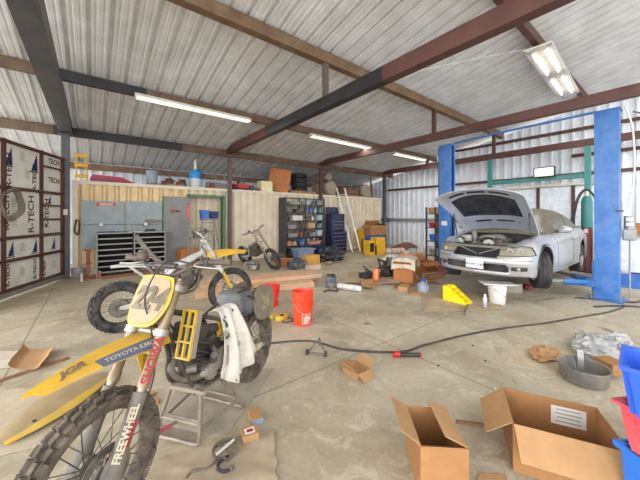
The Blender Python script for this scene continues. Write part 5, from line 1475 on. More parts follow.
# ================================================================ tool chest
M_chest = mat('dark_blue_chest', (28, 32, 64), .35, .1, dirt=(90, 92, 120), dirt_amt=.12)
tc_ = thing('tool_chest', 'tall dark blue rolling tool chest beside the parts shelf', 'tool chest', (8.48, 9.6, 0))
b = MB(); b.box((0, 0, .52), (.86, .48, .84), bev=.01); b.build('cabinet', M_chest, tc_, ang=0)
b = MB(); b.box((-.04, 0, 1.34), (.74, .42, .78), bev=.01); b.build('upper_chest', M_chest, tc_, ang=0)
def drawer(x, z, w, h):
    b = MB(); b.box((x, -.245, z), (w, .02, h), bev=.004); o = b.build('drawer', mat('drawer_blue', (34, 38, 76), .35, .1), tc_, ang=0)
    b = MB(); b.box((x, -.262, z+h*.32), (w*.92, .02, .018), bev=.004); b.build('drawer_pull', M_galv, o, ang=0)
for k, z in enumerate((.2, .36, .52, .68, .84)): drawer(0, z, .8, .14)
for k, z in enumerate((1.05, 1.2, 1.35)): 
    b = MB(); b.box((-.04, -.215, z), (.68, .02, .13), bev=.004); o = b.build('drawer', M_chest, tc_, ang=0)
    b = MB(); b.box((-.04, -.232, z+.04), (.62, .02, .018), bev=.004); b.build('drawer_pull', M_galv, o, ang=0)
b = MB(); b.box((-.04, -.215, 1.58), (.68, .02, .26), bev=.004); b.build('lid_front', M_chest, tc_, ang=0)
b = MB(); b.box((-.04, .2, 1.88), (.74, .03, .3), rot(-12, 0, 0), bev=.005); b.build('open_lid', M_chest, tc_, ang=0)
for x in (-.36, .36):
    for y in (-.17, .17):
        b = MB(); b.cyl((x-.02, y, .05), (x+.02, y, .05), .05, 16); b.build('caster', M_blk, tc_)

# ================================================================ extension ladder leaning on the container
ld = thing('leaning_ladder', 'aluminium ladder leaning against the container right of the tool chest', 'ladder', (0, 0, 0))
A1, A2 = Vector((9.25, 9.35, 0)), Vector((9.62, 9.2, 0)); T1 = Vector((9.0, 10.14, 2.95)); T2 = T1+(A2-A1)
for a, c in ((A1, T1), (A2, T2)):
    b = MB(); b.tube([a, c], .045, 4); b.build('rail', M_alf, ld, ang=0)
for k in range(9):
    f = .07+.103*k; b = MB(); b.tube([A1.lerp(T1, f), A2.lerp(T2, f)], .022, 8); b.build('rung', M_alf, ld)

# ================================================================ things on the floor in the back
M_bag = mat('black_bag', (30, 31, 34), .32, dirt=(90, 88, 84), dirt_amt=.12)
gb = thing('garbage_bag', 'full black garbage bag on the floor before the tool chest', 'bag', (6.85, 8.03, 0), 0)
b = MB(); b.blob((0, 0, .2), (.52, .38, .27), .22, 3.2, 4, 2.2, floor=.0); b.build('bag_body', M_bag, gb)
b = MB(); b.blob((.22, .05, .46), (.1, .09, .13), .25, 4, 3, 5); b.build('bag_neck', M_bag, gb)
b = MB(); b.blob((0, 0, .0), (.14, .12, .16), .25, 3, 3, 8); tag(b.build('white_bag', mat('white_plastic_bag', (226, 224, 220), .5), loc=((6.85, 8.03, 0)[0]+.46, (6.85, 8.03, 0)[1]+.5, .16)), 'crumpled white plastic bag just behind the black garbage bag', 'bag')
M_tote = mat('grey_blue_tote', (126, 150, 180), .45, dirt=M_dust, dirt_amt=.12)
bin_('storage_tote', 'grey blue lidded tote on the floor before the parts shelf', (6.41, 9.18, 0), (.78, .5, .36), M_tote, -3, cat='tote', lid=M_tote)
bin_('storage_tote', 'dark blue tote right of the grey blue one on the floor', (7.24, 9.24, 0), (.4, .5, .42), M_dblue, -3, cat='tote')
M_orange = mat('orange_plastic', (214, 110, 48), .5, dirt=M_dust, dirt_amt=.15)
closed_carton('orange carton lying left of the dark case before the totes', (.42, .34, .24), (4.87, 8.12, 0), 12, M_cardor)
tb = thing('tool_box', 'low dark tool case on the floor before the grey blue tote', 'tool box', (4.98, 7.46, 0), 6)
b = MB(); b.box((0, 0, .12), (.58, .3, .24), bev=.03, seg=2); b.build('case', mat('slate_case', (52, 62, 76), .5, dirt=M_dust, dirt_amt=.15), tb)
b = MB(); b.tube(smooth_path([(-.14, 0, .24), (-.12, 0, .3), (.12, 0, .3), (.14, 0, .24)], 5), .016, 8); b.build('handle', M_blk, tb)
for x in (-.18, .18):
    b = MB(); b.box((x, -.155, .17), (.05, .015, .06)); b.build('latch', M_galv, tb, ang=0)
closed_carton('yellow orange carton on the floor right of the dark tool case', (.5, .36, .32), (5.76, 7.79, 0), -10, mat('amber_card', (214, 160, 74), .75, dirt=(190, 130, 60), dirt_amt=.2))
closed_carton('pale carton lying in front of the yellow orange carton', (.42, .24, .12), (5.32, 7.09, 0), -6, mat('pale_card', (206, 188, 162), .8))
b = MB(); b.box((0, 0, .02), (1.0, .12, .04)); tag(b.build('plank', M_wood, loc=(5.6, 8.58, 0)), 'short plank on the floor left of the grey blue tote', 'plank').rotation_euler = (0, 0, R(14))
engine_lump('dusty motor on the floor between the leaning bike and the totes', (5.32, 8.94, 0), .9, M_dgrey, M_alu, 5)
engine_lump('dark motor lying below the leaning grey bike', (3.82, 8.06, 0), .9, M_dgrey, M_alu, 6)
b = MB(); b.blob((0, 0, .05), (.2, .12, .06), .2, 3, 3, 4, floor=-.0); tag(b.build('rag', mat('tan_rag', (150, 128, 104), .9), loc=(6.23, 7.41, 0)), 'small tan rag on the floor in front of the black bag', 'rag')
# ---- yellow cabinets, cartons and rolls to the right of the ladder
M_ycab = mat('yellow_cabinet', (238, 184, 32), .45, dirt=(200, 150, 50), dirt_amt=.15)
b = MB(); b.box((0, 0, .5), (.1, .55, 1.0), bev=.01); tag(b.build('yellow_sheet', M_ycab, loc=(9.9, 9.42, 0), ang=0), 'upright yellow steel panel beside the foot of the leaning ladder', 'panel')
yc = thing('safety_cabinet', 'low yellow steel cabinet with open dark gaps by the far corner', 'cabinet', (9.35, 8.16, 0), -12)
b = MB(); b.box((-.25, 0, .3), (.3, .4, .6), bev=.008); b.build('left_box', M_ycab, yc, ang=0)
b = MB(); b.box((.22, .02, .36), (.46, .44, .72), bev=.008); b.build('right_box', M_ycab, yc, ang=0)
b = MB(); b.box((-.25, -.205, .33), (.2, .01, .36)); b.build('dark_gap', M_dark, yc, ang=0)
b = MB(); b.box((.22, -.206, .38), (.4, .012, .6), bev=.004); dd = b.build('door', M_ycab, yc, ang=0)
b = MB(); b.box((.05, -.216, .4), (.02, .012, .1)); b.build('handle', M_blk, dd, ang=0)
b = MB(); b.box((-.03, -.18, .2), (.05, .04, .36)); b.build('dark_slot', M_dark, yc, ang=0)
q = (10.28, 8.97, 0)
st_ = thing('steel_stand', 'dark low stand behind the yellow cabinet carrying cartons', 'stand', (10.0, 8.72, 0))
b = MB(); b.box((0, 0, .56), (1.1, .6, .05)); b.build('top', M_dgrey, st_, ang=0)
for x in (-.5, .5):
    for y in (-.25, .25):
        b = MB(); b.box((x, y, .27), (.05, .05, .54)); b.build('leg', M_dgrey, st_, ang=0)
closed_carton('blue carton under the big brown carton behind the yellow cabinet', (.5, .36, .2), (9.72, 8.6, .586), -5, mat('blue_card', (44, 76, 160), .6))
closed_carton('white and blue flat carton right of the blue carton on the dark stand', (.46, .36, .2), (10.24, 8.7, .586), -5, mat('pale_blue_card', (90, 110, 160), .6))
cardboard_box('big brown open carton on top of the two blue cartons', (.9, .5, .42), (9.98, 8.66, .792), -8, (None, 60, 215, 20))
b = MB()
b.grid(lambda u, v: (-1.0+2.0*u, -.45+.9*v, .34*math.sin(PI*u)**.8*math.sin(PI*v)**.7*(1+.35*noise.noise((u*5, v*4, 1)))+.012), 22, 14, .012)
tag(b.build('brown_tarp', mat('brown_tarp', (128, 90, 66), .85, dirt=(90, 64, 50), dirt_amt=.3, dirt_scale=4), loc=(11.7, 8.3, 0)), 'heaped brown tarp on the floor by the white right wall', 'tarp')
roll('white roll lying on the floor right of the yellow cabinet', (9.75, 7.85, .13), (10.65, 7.62, .13), .12, mat('white_wrap', (222, 212, 204), .6, dirt=(170, 120, 110), dirt_amt=.2), name='paper_roll', core=M_redl)
for k, (x, y, s, c, l) in enumerate(((11.2, 7.55, (.36, .2, .17), 'pale', 'pale blue carton on the floor near the low wall rail'), (11.65, 7.4, (.3, .24, .2), 'white', 'white carton right of the pale blue one near the wall rail'), (12.1, 7.25, (.32, .22, .24), 'pale', 'third pale carton in the row toward the steel rack'), (10.75, 7.5, (.3, .2, .12), 'white', 'low white carton just right of the white roll'))):
    closed_carton(l, s, (x, y, 0), 10*k, CM[c])
# small steel rack beside the far lift post
rk2 = thing('steel_rack', 'narrow dark steel rack left of the far blue lift post', 'rack', (9.5, 5.42, 0), -12)
for x in (-.27, .27):
    for y in (-.2, .2):
        b = MB(); b.box((x, y, .97), (.045, .045, 1.94)); b.build('upright', M_shelf, rk2, ang=0)
for z in (.25, .75, 1.22, 1.7):
    b = MB(); b.box((0, 0, z), (.56, .42, .025)); b.build('shelf_board', M_shelf, rk2, ang=0)
rx, ry = 9.5, 5.42
closed_carton('tan wooden box on top of the narrow dark rack', (.46, .3, .2), (rx, ry, 1.714), -12, M_cardin)
bin_('parts_bin', 'red bin on the upper board of the narrow dark rack', (rx-.02, ry, 1.234), (.44, .32, .16), M_red, -12)
bin_('parts_bin', 'blue bin on the middle board of the narrow dark rack', (rx-.08, ry, .764), (.3, .32, .22), M_blue, -12)
closed_carton('small white carton right of the blue bin on the rack', (.13, .2, .14), (rx+.18, ry, .764), -12, CM['white'])
bin_('parts_bin', 'grey bin on the lowest board of the narrow dark rack', (rx, ry, .264), (.44, .32, .2), M_tray, -12)

# ================================================================ junk pile in the middle
def sheet(label, pts, amp=.01, m=None, name='cardboard_sheet', cat='sheet', th=.006, n=14, seed=0., curl=0., freq=3.):
    """flattened sheet lying on the floor between four ground points"""
    A, B, C, D = [Vector((p[0], p[1], 0)) for p in pts]; c0 = (A+B+C+D)/4
    def fn(u, v):
        p = A.lerp(B, u).lerp(D.lerp(C, u), v)-c0
        e_ = 1+.05*noise.noise((u*6+seed, v*6, seed))
        p = p*e_
        h = amp*(.9+noise.noise((p.x*freq+seed, p.y*freq, seed))+.5*noise.noise((p.x*freq*2.3, p.y*freq*2.3+seed, 2)))
        h += curl*max(0, abs(u-.5)*2-.6)**1.5
        return (p.x, p.y, th+max(0, h))
    b = MB(); b.grid(fn, n, n, th); o = b.build(name, m or M_cardin, loc=c0, ang=50)
    # keep the upper face up
    return tag(o, label, cat)
M_oldcard = mat('old_cardboard', (164, 138, 104), .85, dirt=(196, 180, 152), dirt_amt=.4, dirt_scale=3)
M_brown_c = mat('brown_board', (134, 92, 62), .85, dirt=(160, 130, 100), dirt_amt=.3, dirt_scale=3)
sheet('torn old cardboard sheet on the floor left of the junk pile', ((4.58, 5.18, 0), (5.7, 4.17, 0), (6.77, 4.79, 0), (5.82, 5.9, 0)), .03, M_oldcard, curl=.08, seed=3)
sheet('dusty cardboard sheet beneath the junk pile', ((5.3, 4.07, 0), (6.53, 3.64, 0), (6.85, 4.09, 0), (6.01, 4.46, 0)), .008, M_brown_c, seed=7)
sheet('tan cardboard scrap folded up at the front of the torn sheet', ((4.72, 4.47, 0), (4.83, 4.16, 0), (5.5, 4.86, 0), (5.18, 4.97, 0)), .05, M_cardin, curl=.1, seed=9)
sheet('flat cardboard under the yellow stop block', ((4.43, 2.73, 0), (5.61, 1.93, 0), (6.69, 2.59, 0), (5.44, 3.47, 0)), .008, M_oldcard, seed=12)
roll('white tube lying at the front edge of the torn sheet', (4.32, 4.82, 0.07), (4.5, 4.29, 0.07), .065, CM['white'], name='cardboard_tube', core=CM['pale'])
t = thing('oil_jar', 'dark grey plastic jar standing left of the white tube', 'jar', (4.29, 5.03, 0))
b = MB(); b.lathe([(0, 0), (.12, 0), (.125, .01), (.125, .1), (.118, .11), (.118, .13), (.125, .14), (.125, .22), (.09, .25), (0, .25)], 22); b.build('body', mat('slate_plastic', (84, 92, 102), .45, dirt=M_dust, dirt_amt=.2), t)
b = MB(); b.lathe([(.085, .24), (.1, .25), (.1, .29), (0, .295)], 18); b.build('cap', M_blk, t)
b = MB(); b.tube(smooth_path([(-.2, 0, .02), (-.05, .05, .03), (.05, -.06, .02), (.22, .02, .02)], 5), .016, 6); b.tube([(0, .05, .02), (.05, -.16, .02)], .014); tag(b.build('metal_bracket', M_blk, loc=(4.04, 4.73, 0)), 'black bent bracket on the floor before the dark grey jar', 'bracket')
def jumble(label, loc, m, seed, s=1., name='scrap_parts', cat='scrap'):
    """one tangle of stiff black plastic trim and hose"""
    r_ = random.Random(seed); t = thing(name, label, cat, loc)
    b = MB(); b.blob((0, 0, .12*s), (.28*s, .2*s, .14*s), .25, 3, 3, seed, floor=0); b.build('casing', m, t)
    for k in range(4):
        p = [Vector((r_.uniform(-.3, .3), r_.uniform(-.22, .22), .03+r_.uniform(0, .06)))*s]
        for q in range(3): p.append(p[-1]+Vector((r_.uniform(-.2, .2), r_.uniform(-.15, .15), r_.uniform(.0, .16)))*s)
        b = MB(); b.tube(smooth_path(p, 5), .022*s, 6); b.build('hose', m, t)
    return t
jumble('tangle of black trim and hose at the left of the junk pile', (6.25, 5.03, 0), M_blk, 3, 1.1)
jumble('black part with hoses lying before the orange casing', (5.57, 5.1, 0), M_blk, 5, .75)
jumble('dark trim parts behind the draped carton', (7.01, 5.34, 0), M_dgrey, 8, 1.3)
jumble('brown metal parts right of the junk pile under the bumper', (7.55, 4.18, 0), M_rustred, 11, .7)
oc = thing('orange_casing', 'orange plastic casing standing amid black trim', 'casing', (5.51, 4.71, 0), 20)
b = MB(); b.box((0, 0, .17), (.26, .16, .32), rot(0, 14, 0), bev=.05, seg=2); b.build('shell', M_orange, oc)
b = MB(); b.lathe([(.05, 0), (.08, 0), (.08, .03), (.05, .03)], 16, frame((0, -.085, .2), (1, 0, 0), (0, -1, 0)), closed=True); b.build('black_ring', M_blk, oc)
cardboard_box('open orange carton draped with pale cloth in the junk pile', (.52, .46, .42), (6.15, 4.35, 0), 24, (120, 60, 150, 100), M_cardor)
A_ = Vector((6.15, 4.35, 0)); 
b = MB(); M_r = Matrix.Rotation(R(24), 4, 'Z')
def drape(u, v):
    x = (u-.5)*.78; y = (v-.5)*.56
    fx = .30
    z = .56
    if abs(x) > fx: z -= (abs(x)-fx)*2.6; x = math.copysign(fx+(abs(x)-fx)*.75, x)
    z += .03*noise.noise((u*6, v*6, 3))+.06*math.sin(v*PI)
    return M_r @ Vector((x, y-.02, z))
b.grid(drape, 18, 12, .006)
M_cloth = mat('pale_cloth', (206, 194, 172), .9, dirt=(176, 160, 134), dirt_amt=.3, dirt_scale=5)
tag(b.build('drop_cloth', M_cloth, loc=A_, ang=60), 'pale dusty cloth draped over the orange carton in the junk pile', 'cloth')
cardboard_box('open brown carton right of the draped one near the car', (.62, .44, .34), (7.41, 4.64, 0), -14, (200, 130, 150, 200), M_cardor)
closed_carton('orange carton at the back of the junk pile', (.44, .36, .3), (8.32, 5.39, 0), 20, M_cardor)
closed_carton('brown carton resting flat before the open brown carton', (.56, .34, .14), (6.93, 4.1, 0), -10, M_brown_c)
closed_carton('low tan carton at the back left of the junk pile', (.5, .3, .16), (7.63, 5.94, 0), 8, M_cardin)
M_lime = mat('lime_plastic', (184, 198, 90), .5, dirt=M_dust, dirt_amt=.2)
b = MB(); b.grid(lambda u, v: (-.35+.7*u, -.2+.4*v, .08+.14*math.sin(PI*u)*math.sin(PI*v)+.03*noise.noise((u*5, v*5, 0))), 12, 10, .08); tag(b.build('lime_bag', M_lime, loc=(8.61, 5.93, 0)), 'lime green bag lying behind the draped carton', 'bag')
b = MB(); b.grid(lambda u, v: (-.45+.9*u, -.2+.4*v, .06+.16*math.sin(PI*u)**.6*math.sin(PI*v)**.6+.04*noise.noise((u*6, v*5, 7))), 14, 10, .06); tag(b.build('white_cloth', CM['white'], loc=(8.7, 6.72, 0)), 'heaped white cloth at the back of the junk pile', 'cloth')
for k, (p, s, rz, m, l) in enumerate((((5.38, 3.83, 0), (.3, .2, .1), 25, M_cardin, 'small torn tan carton at the front of the junk pile'), ((5.37, 3.53, 0), (.34, .14, .02), -30, M_cardor, 'orange cardboard flap on the floor left of the grey jug'))):
    closed_carton(l, s, p, rz, m, tape=False)
jg = thing('plastic_jug', 'grey jug with blue cap on the floor between the junk pile and yellow block', 'jug', (5.56, 3.48, 0))
b = MB(); b.lathe([(0, 0), (.125, 0), (.13, .02), (.13, .13), (.1, .18), (.04, .21), (.035, .24), (0, .24)], 22); b.build('body', mat('grey_jug', (140, 150, 164), .4, dirt=M_dust, dirt_amt=.15), jg)
b = MB(); b.lathe([(.03, .23), (.05, .235), (.05, .285), (0, .29)], 16); b.build('cap', mat('deep_blue_cap', (34, 60, 150), .4), jg)
b = MB(); b.tube(smooth_path([(.1, 0, .17), (.13, 0, .22), (.07, 0, .25), (.035, 0, .235)], 5), .014, 8); b.build('handle', M_pgrey, jg)
yb = thing('stop_block', 'bright yellow wedge shaped wheel ramp on the floor before the car', 'ramp', (5.42, 2.68, 0), -92)
for s in (-1, 1):
    b = MB(); b.prism([(-.22, 0), (.22, 0), (.24, .03), (-.12, .29), (-.2, .29)], .035, frame((0, s*.1+.0175, 0), (1, 0, 0), (0, -1, 0))); b.build('side_plate', mat('bright_yellow', (246, 220, 20), .4), yb, ang=0)
for k in range(5):
    x = -.1+.075*k; b = MB(); b.cyl((x, -.1, .255-.058*(k)), (x, .1, .255-.058*k), .018, 10); b.build('rung', mat('bright_yellow_b', (240, 210, 26), .4), yb)
b = MB(); b.box((-.2, 0, .17), (.04, .22, .24)); b.build('back_plate', mat('bright_yellow_c', (236, 206, 24), .45), yb, ang=0)
wbk = bucket('white plastic bucket under the front of the car', (5.95, 2.18, 0), .155, .36, mat('white_bucket', (226, 224, 216), .4, dirt=M_dust, dirt_amt=.15), bands=1)
b = MB(); b.box((0, 0, .01), (.56, .3, .02), bev=.004); tag(b.build('white_board', mat('white_board', (220, 218, 210), .5, dirt=M_dust, dirt_amt=.15), loc=((5.95, 2.18, 0)[0], (5.95, 2.18, 0)[1], .362), ang=0), 'flat white board lying across the white bucket under the bumper', 'board').rotation_euler = (0, 0, R(-48))
sp_ = thing('spray_can', 'silver spray can standing left of the white bucket', 'can', (5.49, 2.21, 0))
b = MB(); b.lathe([(0, 0), (.036, 0), (.037, .01), (.037, .17), (.02, .2), (0, .2)], 18); b.build('can_body', mat('silver_can', (196, 198, 202), .3, .6), sp_)
b = MB(); b.lathe([(0, .195), (.02, .195), (.02, .235), (.014, .24), (0, .24)], 14); b.build('cap', CM['white'], sp_)
closed_carton('grey case on the floor under the car behind the white bucket', (.6, .36, .2), (7, 2.45, 0), -45, M_tray, tape=False, name='grey_case')
b = MB(); b.blob((0, 0, .05), (.14, .1, .06), .2, 3, 3, 3, floor=-.0); tag(b.build('red_rag', M_dred, loc=(7.63, 2.17, 0)), 'dark red rag on the floor under the car', 'rag')
for k, (p, rz, L_, l) in enumerate((((5.03, 2.33, 0), 20, .6, 'dark rod on the cardboard left of the spray can'), ((6.97, 1.62, 0), -20, .7, 'dark rod lying on the floor under the near front wheel'))):
    b = MB(); b.cyl((-L_/2, 0, .017), (L_/2, 0, .017), .015, 8); o = tag(b.build('steel_rod', M_dgrey, loc=p), l, 'rod'); o.rotation_euler = (0, 0, R(rz)); o.location.z += .012
# ---- stack of long boards behind the red buckets
M_plank = mat('pink_tan_lumber', (214, 168, 130), .75, dirt=(190, 160, 130), dirt_amt=.3, dirt_scale=1.5)
for k, (p, L_, rz, z, w, h, l) in enumerate((((2.82, 5.75, 0), 2.5, -16, 0, .34, .13, 'bottom front board of the long lumber stack behind the red buckets'), ((3.18, 6.28, 0), 2.7, -14, 0, .34, .13, 'bottom middle board of the long lumber stack behind the red buckets'), ((3.5, 6.73, 0), 2.8, -15, 0, .36, .12, 'rear board of the long lumber stack'), ((3.35, 5.9, 0), 2.2, -16, .135, .3, .09, 'upper board lying on the long lumber stack'))):
    b = MB(); b.box((0, 0, h/2), (L_, w, h), bev=.006); o = b.build('lumber_board', M_plank, loc=(p[0], p[1], z), ang=0); o.rotation_euler = (0, 0, R(rz)); tag(o, l, 'board', 'lumber stack')
p = (2.58, 6.63, 0); b = MB(); b.box((0, 0, .016), (.8, .26, .03)); o = b.build('teal_board', mat('pale_teal_panel', (150, 166, 164), .6), loc=(p[0], p[1], .135), ang=0); o.rotation_euler = (0, 0, R(-15)); tag(o, 'pale teal panel lying on the left of the lumber stack', 'panel')

# ================================================================ stand, mats and small things at front left
M_stand = mat('dusty_stand_steel', (128, 118, 106), .5, .3, dirt=M_dust, dirt_amt=.35, dirt_scale=8)
SX, SY, SRZ = .72, 2.36, -15
bs = thing('bike_stand', 'grey tubular steel stand under the yellow dirt bike', 'stand', (SX, SY, 0), 0)
# foot loops: front (towards the camera) and rear
Ft = [Vector((0.36, 2.39, 0)), Vector((0.58, 2.09, 0)), Vector((0.99, 2.28, 0)), Vector((0.71, 2.72, 0))]
Tp = [Vector((0.45, 2.32, 0.4)), Vector((0.6, 2.12, 0.4)), Vector((0.77, 2.18, 0.4)), Vector((0.63, 2.39, 0.4))]
o0 = Vector((SX, SY, 0))
Fl = [p-o0+Vector((0, 0, .036)) for p in Ft]; Tl = [Vector((p.x, p.y, .385))-o0 for p in Tp]
for (i, j) in ((0, 1), (3, 2)):
    b = MB(); b.tube(smooth_path([Tl[i], Tl[i].lerp(Fl[i], .85), Fl[i]+(Fl[j]-Fl[i])*.08, Fl[i].lerp(Fl[j], .5), Fl[j]+(Fl[i]-Fl[j])*.08, Tl[j].lerp(Fl[j], .85), Tl[j]], 6), .014, 10); b.build('leg_loop', M_stand, bs)
for (i, j, f) in ((0, 3, .72), (1, 2, .72), (0, 1, .62), (3, 2, .62)):
    a = Tl[i].lerp(Fl[i], f); c = Tl[j].lerp(Fl[j], f)
    b = MB(); b.tube([a, c], .012, 8); b.build('crossbar', M_stand, bs)
a = Tl[0].lerp(Fl[0], .62); c = Tl[1].lerp(Fl[1], .62)
b = MB(); mid = (a+c)/2; dx = (c-a); b.box((0, 0, 0), (dx.length*.96, .006, .09)); pl_ = b.build('front_plate', M_stand, bs, ang=0); pl_.matrix_local = Matrix.Translation(mid+Vector((0, 0, -.01))) @ rot(0, 0, math.degrees(math.atan2(dx.y, dx.x)))
b = MB(); b.tube([(-.03, -.004, 0), (-.03, -.06, .01)], .012, 8); pe = b.build('pedal', M_stand, pl_); b = MB(); b.cyl((-.03, -.06, .01), (-.06, -.15, .02), .014, 10); b.build('red_grip', mat('faded_red_rubber', (186, 84, 96), .6), pe)
cT = (Tl[0]+Tl[1]+Tl[2]+Tl[3])/4
b = MB(); dd_ = (Tl[1]-Tl[0]); b.box((0, 0, 0), (.30, .24, .03), bev=.006); tpo = b.build('top_plate', mat('dusty_top', (140, 126, 108), .7, dirt=M_dust, dirt_amt=.4), bs, ang=0)
TM = Matrix.Translation(cT+Vector((0, 0, .012))) @ rot(0, 0, math.degrees(math.atan2(dd_.y, dd_.x)))
b = MB(); b.box((0, 0, 0), (.2, .15, .012), bev=.004); pd_ = b.build('rubber_pad', M_rub, bs, ang=0); tpo.matrix_local = TM; pd_.matrix_local = TM @ Matrix.Translation((0, 0, .021))
M_mat1 = mat('grey_floor_board', (150, 138, 122), .8, dirt=(182, 168, 144), dirt_amt=.4, dirt_scale=3)
M_mat2 = mat('dusty_kraft_paper', (178, 158, 128), .8, dirt=(160, 144, 120), dirt_amt=.4, dirt_scale=3, bump=.25, bscale=9)
sheet('grey flat board on the floor under the bike stand', ((0.33, 2.41, 0), (0.83, 2.14, 0), (1.52, 2.71, 0), (0.76, 3.24, 0)), .002, M_mat1, name='floor_board', cat='board', th=.006, seed=1)
sheet('creased brown paper sheet on the floor at front centre left', ((0.16, 1.98, 0), (0.86, 1.49, 0), (1.07, 1.92, 0), (0.44, 2.24, 0)), .012, M_mat2, name='paper_sheet', cat='paper', seed=4, freq=7, n=24)
sheet('dusty paper sheet beside the front tyre at far left', ((-0.77, 2.96, 0), (-0.13, 2.77, 0), (0.02, 3.52, 0), (-0.75, 3.99, 0)), .006, mat('dusty_pale_paper', (196, 180, 152), .85, dirt=(176, 158, 130), dirt_amt=.4, dirt_scale=4), name='paper_sheet', cat='paper', seed=14, n=20)
# loose yellow plastic lying at left
lf_ = thing('loose_fender', 'loose yellow and tan plastic fender lying on the floor behind the front tyre', 'fender', (0, 0, 0))
A_ = Vector((-0.53, 2.99, 0)); B_ = Vector((0.12, 3.57, 0)); ax = (B_-A_); sd = Vector((ax.y, -ax.x, 0)).normalized()
def lo(u, v, k=0.):
    w_ = .19*math.sin(PI*min(1, .12+u*.8))**.7
    p = A_.lerp(B_, u)+sd*((v-.55)*2*w_)
    return Vector((p.x, p.y, .035+.07*math.sin(PI*v)**.8*math.sin(PI*min(1, .1+.9*u))+.03*u+k))
b = MB(); b.grid(lambda u, v: lo(u, v*.86), 24, 10, .004); b.build('tan_panel', M_plate, lf_, ang=50)
b = MB(); b.grid(lambda u, v: lo(u, .86+.14*v), 24, 5, .004); b.build('yellow_edge', M_myd, lf_, ang=50)
b = MB(); b.lathe([(0, 0), (.012, 0), (.012, .008), (0, .01)], 10, Matrix.Translation(lo(.2, .8, .002))); b.build('bolt', M_blk, lf_)
sheet('bent tan cardboard piece at the far left floor', ((-0.71, 4.47, 0), (-0.43, 4.17, 0), (-0.35, 4.67, 0), (-0.66, 4.98, 0)), .02, M_cardin, curl=.2, seed=6)
sheet('pale flattened carton at the left picture edge', ((-0.92, 4.56, 0), (-0.68, 4.47, 0), (-0.63, 4.89, 0), (-0.95, 5.14, 0)), .01, mat('pale_flat_card', (206, 192, 170), .8), seed=16)
b = MB(); b.box((0, 0, .012), (.7, .035, .02)); o = b.build('wood_strip', M_brown_c, loc=(-0.54, 4.24, 0), ang=0); o.rotation_euler = (0, 0, R(20)); tag(o, 'thin dark wood strip in front of the bent cardboard', 'strip')
# towel on the bike
tw = MB()
P0 = Vector((.745, 2.335, .86))
side = Vector((.54, -.84, 0)); back = Vector((.84, .54, 0))
def towel(u, v):
    # u along the frame (0 front .. 1 rear), v from the top fold down
    w_ = .16+.28*max(0, v-.1)
    L_ = .50+.10*math.sin(2.4*u)-.16*abs(u-.35)
    if v < .14:
        q = v/.14; a = PI*(1-q)*.55
        off = .075+.07*math.sin(a+.9)*.0+.06*q; z = .0+.05*math.sin(PI*q*.5+.6)
        p = P0+side*(off-.04*(1-q))+Vector((0, 0, z))
    else:
        q = (v-.14)/.86
        p = P0+side*(.135+.05*q+.03*math.sin(q*3))+Vector((0, 0, .045-L_*q))
    fold = .028*math.sin(u*15+v*2)*min(1, v*2.2)+.014*math.sin(u*29+1+v*3)*min(1, v*2)
    p += back*((u-.42)*w_*2*.62+.06*v*v)+side*fold
    return p-P0
tw.grid(towel, 40, 26, .005)
tag(tw.build('towel', mat('white_towel', (228, 220, 206), .9, dirt=(196, 184, 164), dirt_amt=.15, dirt_scale=6), loc=P0, ang=70), 'white towel hanging over the frame of the yellow dirt bike', 'towel')
# hand tools and small boxes on the paper
ring = thing('oil_filter_wrench', 'round dark strap wrench with crossed bars lying on the brown paper', 'tool', (0.71, 1.94, 0), 20); ring.location.z += .03
b = MB(); b.lathe([(.075, 0), (.088, 0), (.088, .022), (.075, .022)], 32, closed=True); b.build('ring', M_dgrey, ring)
b = MB(); b.box((0, 0, .028), (.15, .014, .01)); b.build('pale_bar', CM['white'], ring, ang=0)
b = MB(); b.box((0, 0, .016), (.014, .15, .01)); b.build('dark_bar', M_dgrey, ring, ang=0)
b = MB(); b.tube(smooth_path([(-.085, -.02, .008), (-.16, -.02, .008), (-.22, .04, .008), (-.27, .03, .008)], 6), .008, 8); b.build('handle', M_dgrey, ring)
b = MB(); b.tube(smooth_path([(.085, .02, .008), (.15, -.01, .008), (.2, -.07, .008)], 6), .006, 8); b.build('tail', M_dgrey, ring)
cl = thing('hose_clamp', 'small dark curved clamp on the brown paper below the strap wrench', 'clamp', (0.67, 1.82, 0), 40); cl.location.z += .028
b = MB(); b.tube([(.05*math.cos(a), .05*math.sin(a), .012) for a in [R(20+10*k) for k in range(24)]], .011, 6); b.build('band', mat('purple_black', (62, 50, 58), .5), cl)
for a in (20, 250):
    b = MB(); b.box((.05*math.cos(R(a)), .05*math.sin(R(a)), .012), (.03, .03, .024), bev=.004); b.build('lug', M_dgrey, cl, ang=0)
bx = closed_carton('small tan box with white printed label on the brown paper', (.12, .1, .045), (0.9, 1.97, 0), -12, M_cardin, tape=False); bx.location.z += .012
b = MB(); b.box((0, 0, .051), (.07, .06, .001)); lb = b.build('label', M_paper, bx, ang=0)
b = MB(); b.box((0, 0, .052), (.045, .03, .0008)); b.build('print', M_redl, lb, ang=0)
b2 = closed_carton('tan and blue small box behind the labelled box', (.09, .14, .05), (1.02, 2.13, 0), -10, M_cardin, tape=False)
b = MB(); b.box((0, -.0715, .025), (.088, .002, .046)); b.build('blue_end', M_tote, b2, ang=0)
# wood bits by the stand at left
for k, (p, s, rz, l) in enumerate((((0.39, 2.98, 0), (.12, .05, .03), 30, 'small wood block between the tyre and the bike stand'), ((0.41, 2.86, 0), (.1, .06, .02), -20, 'second small wood block beside the bike stand foot'))):
    b = MB(); b.box((0, 0, s[2]/2), s, bev=.004); o = b.build('wood_block', M_cardin, loc=p, ang=0); o.rotation_euler = (0, 0, R(rz)); tag(o, l, 'block')

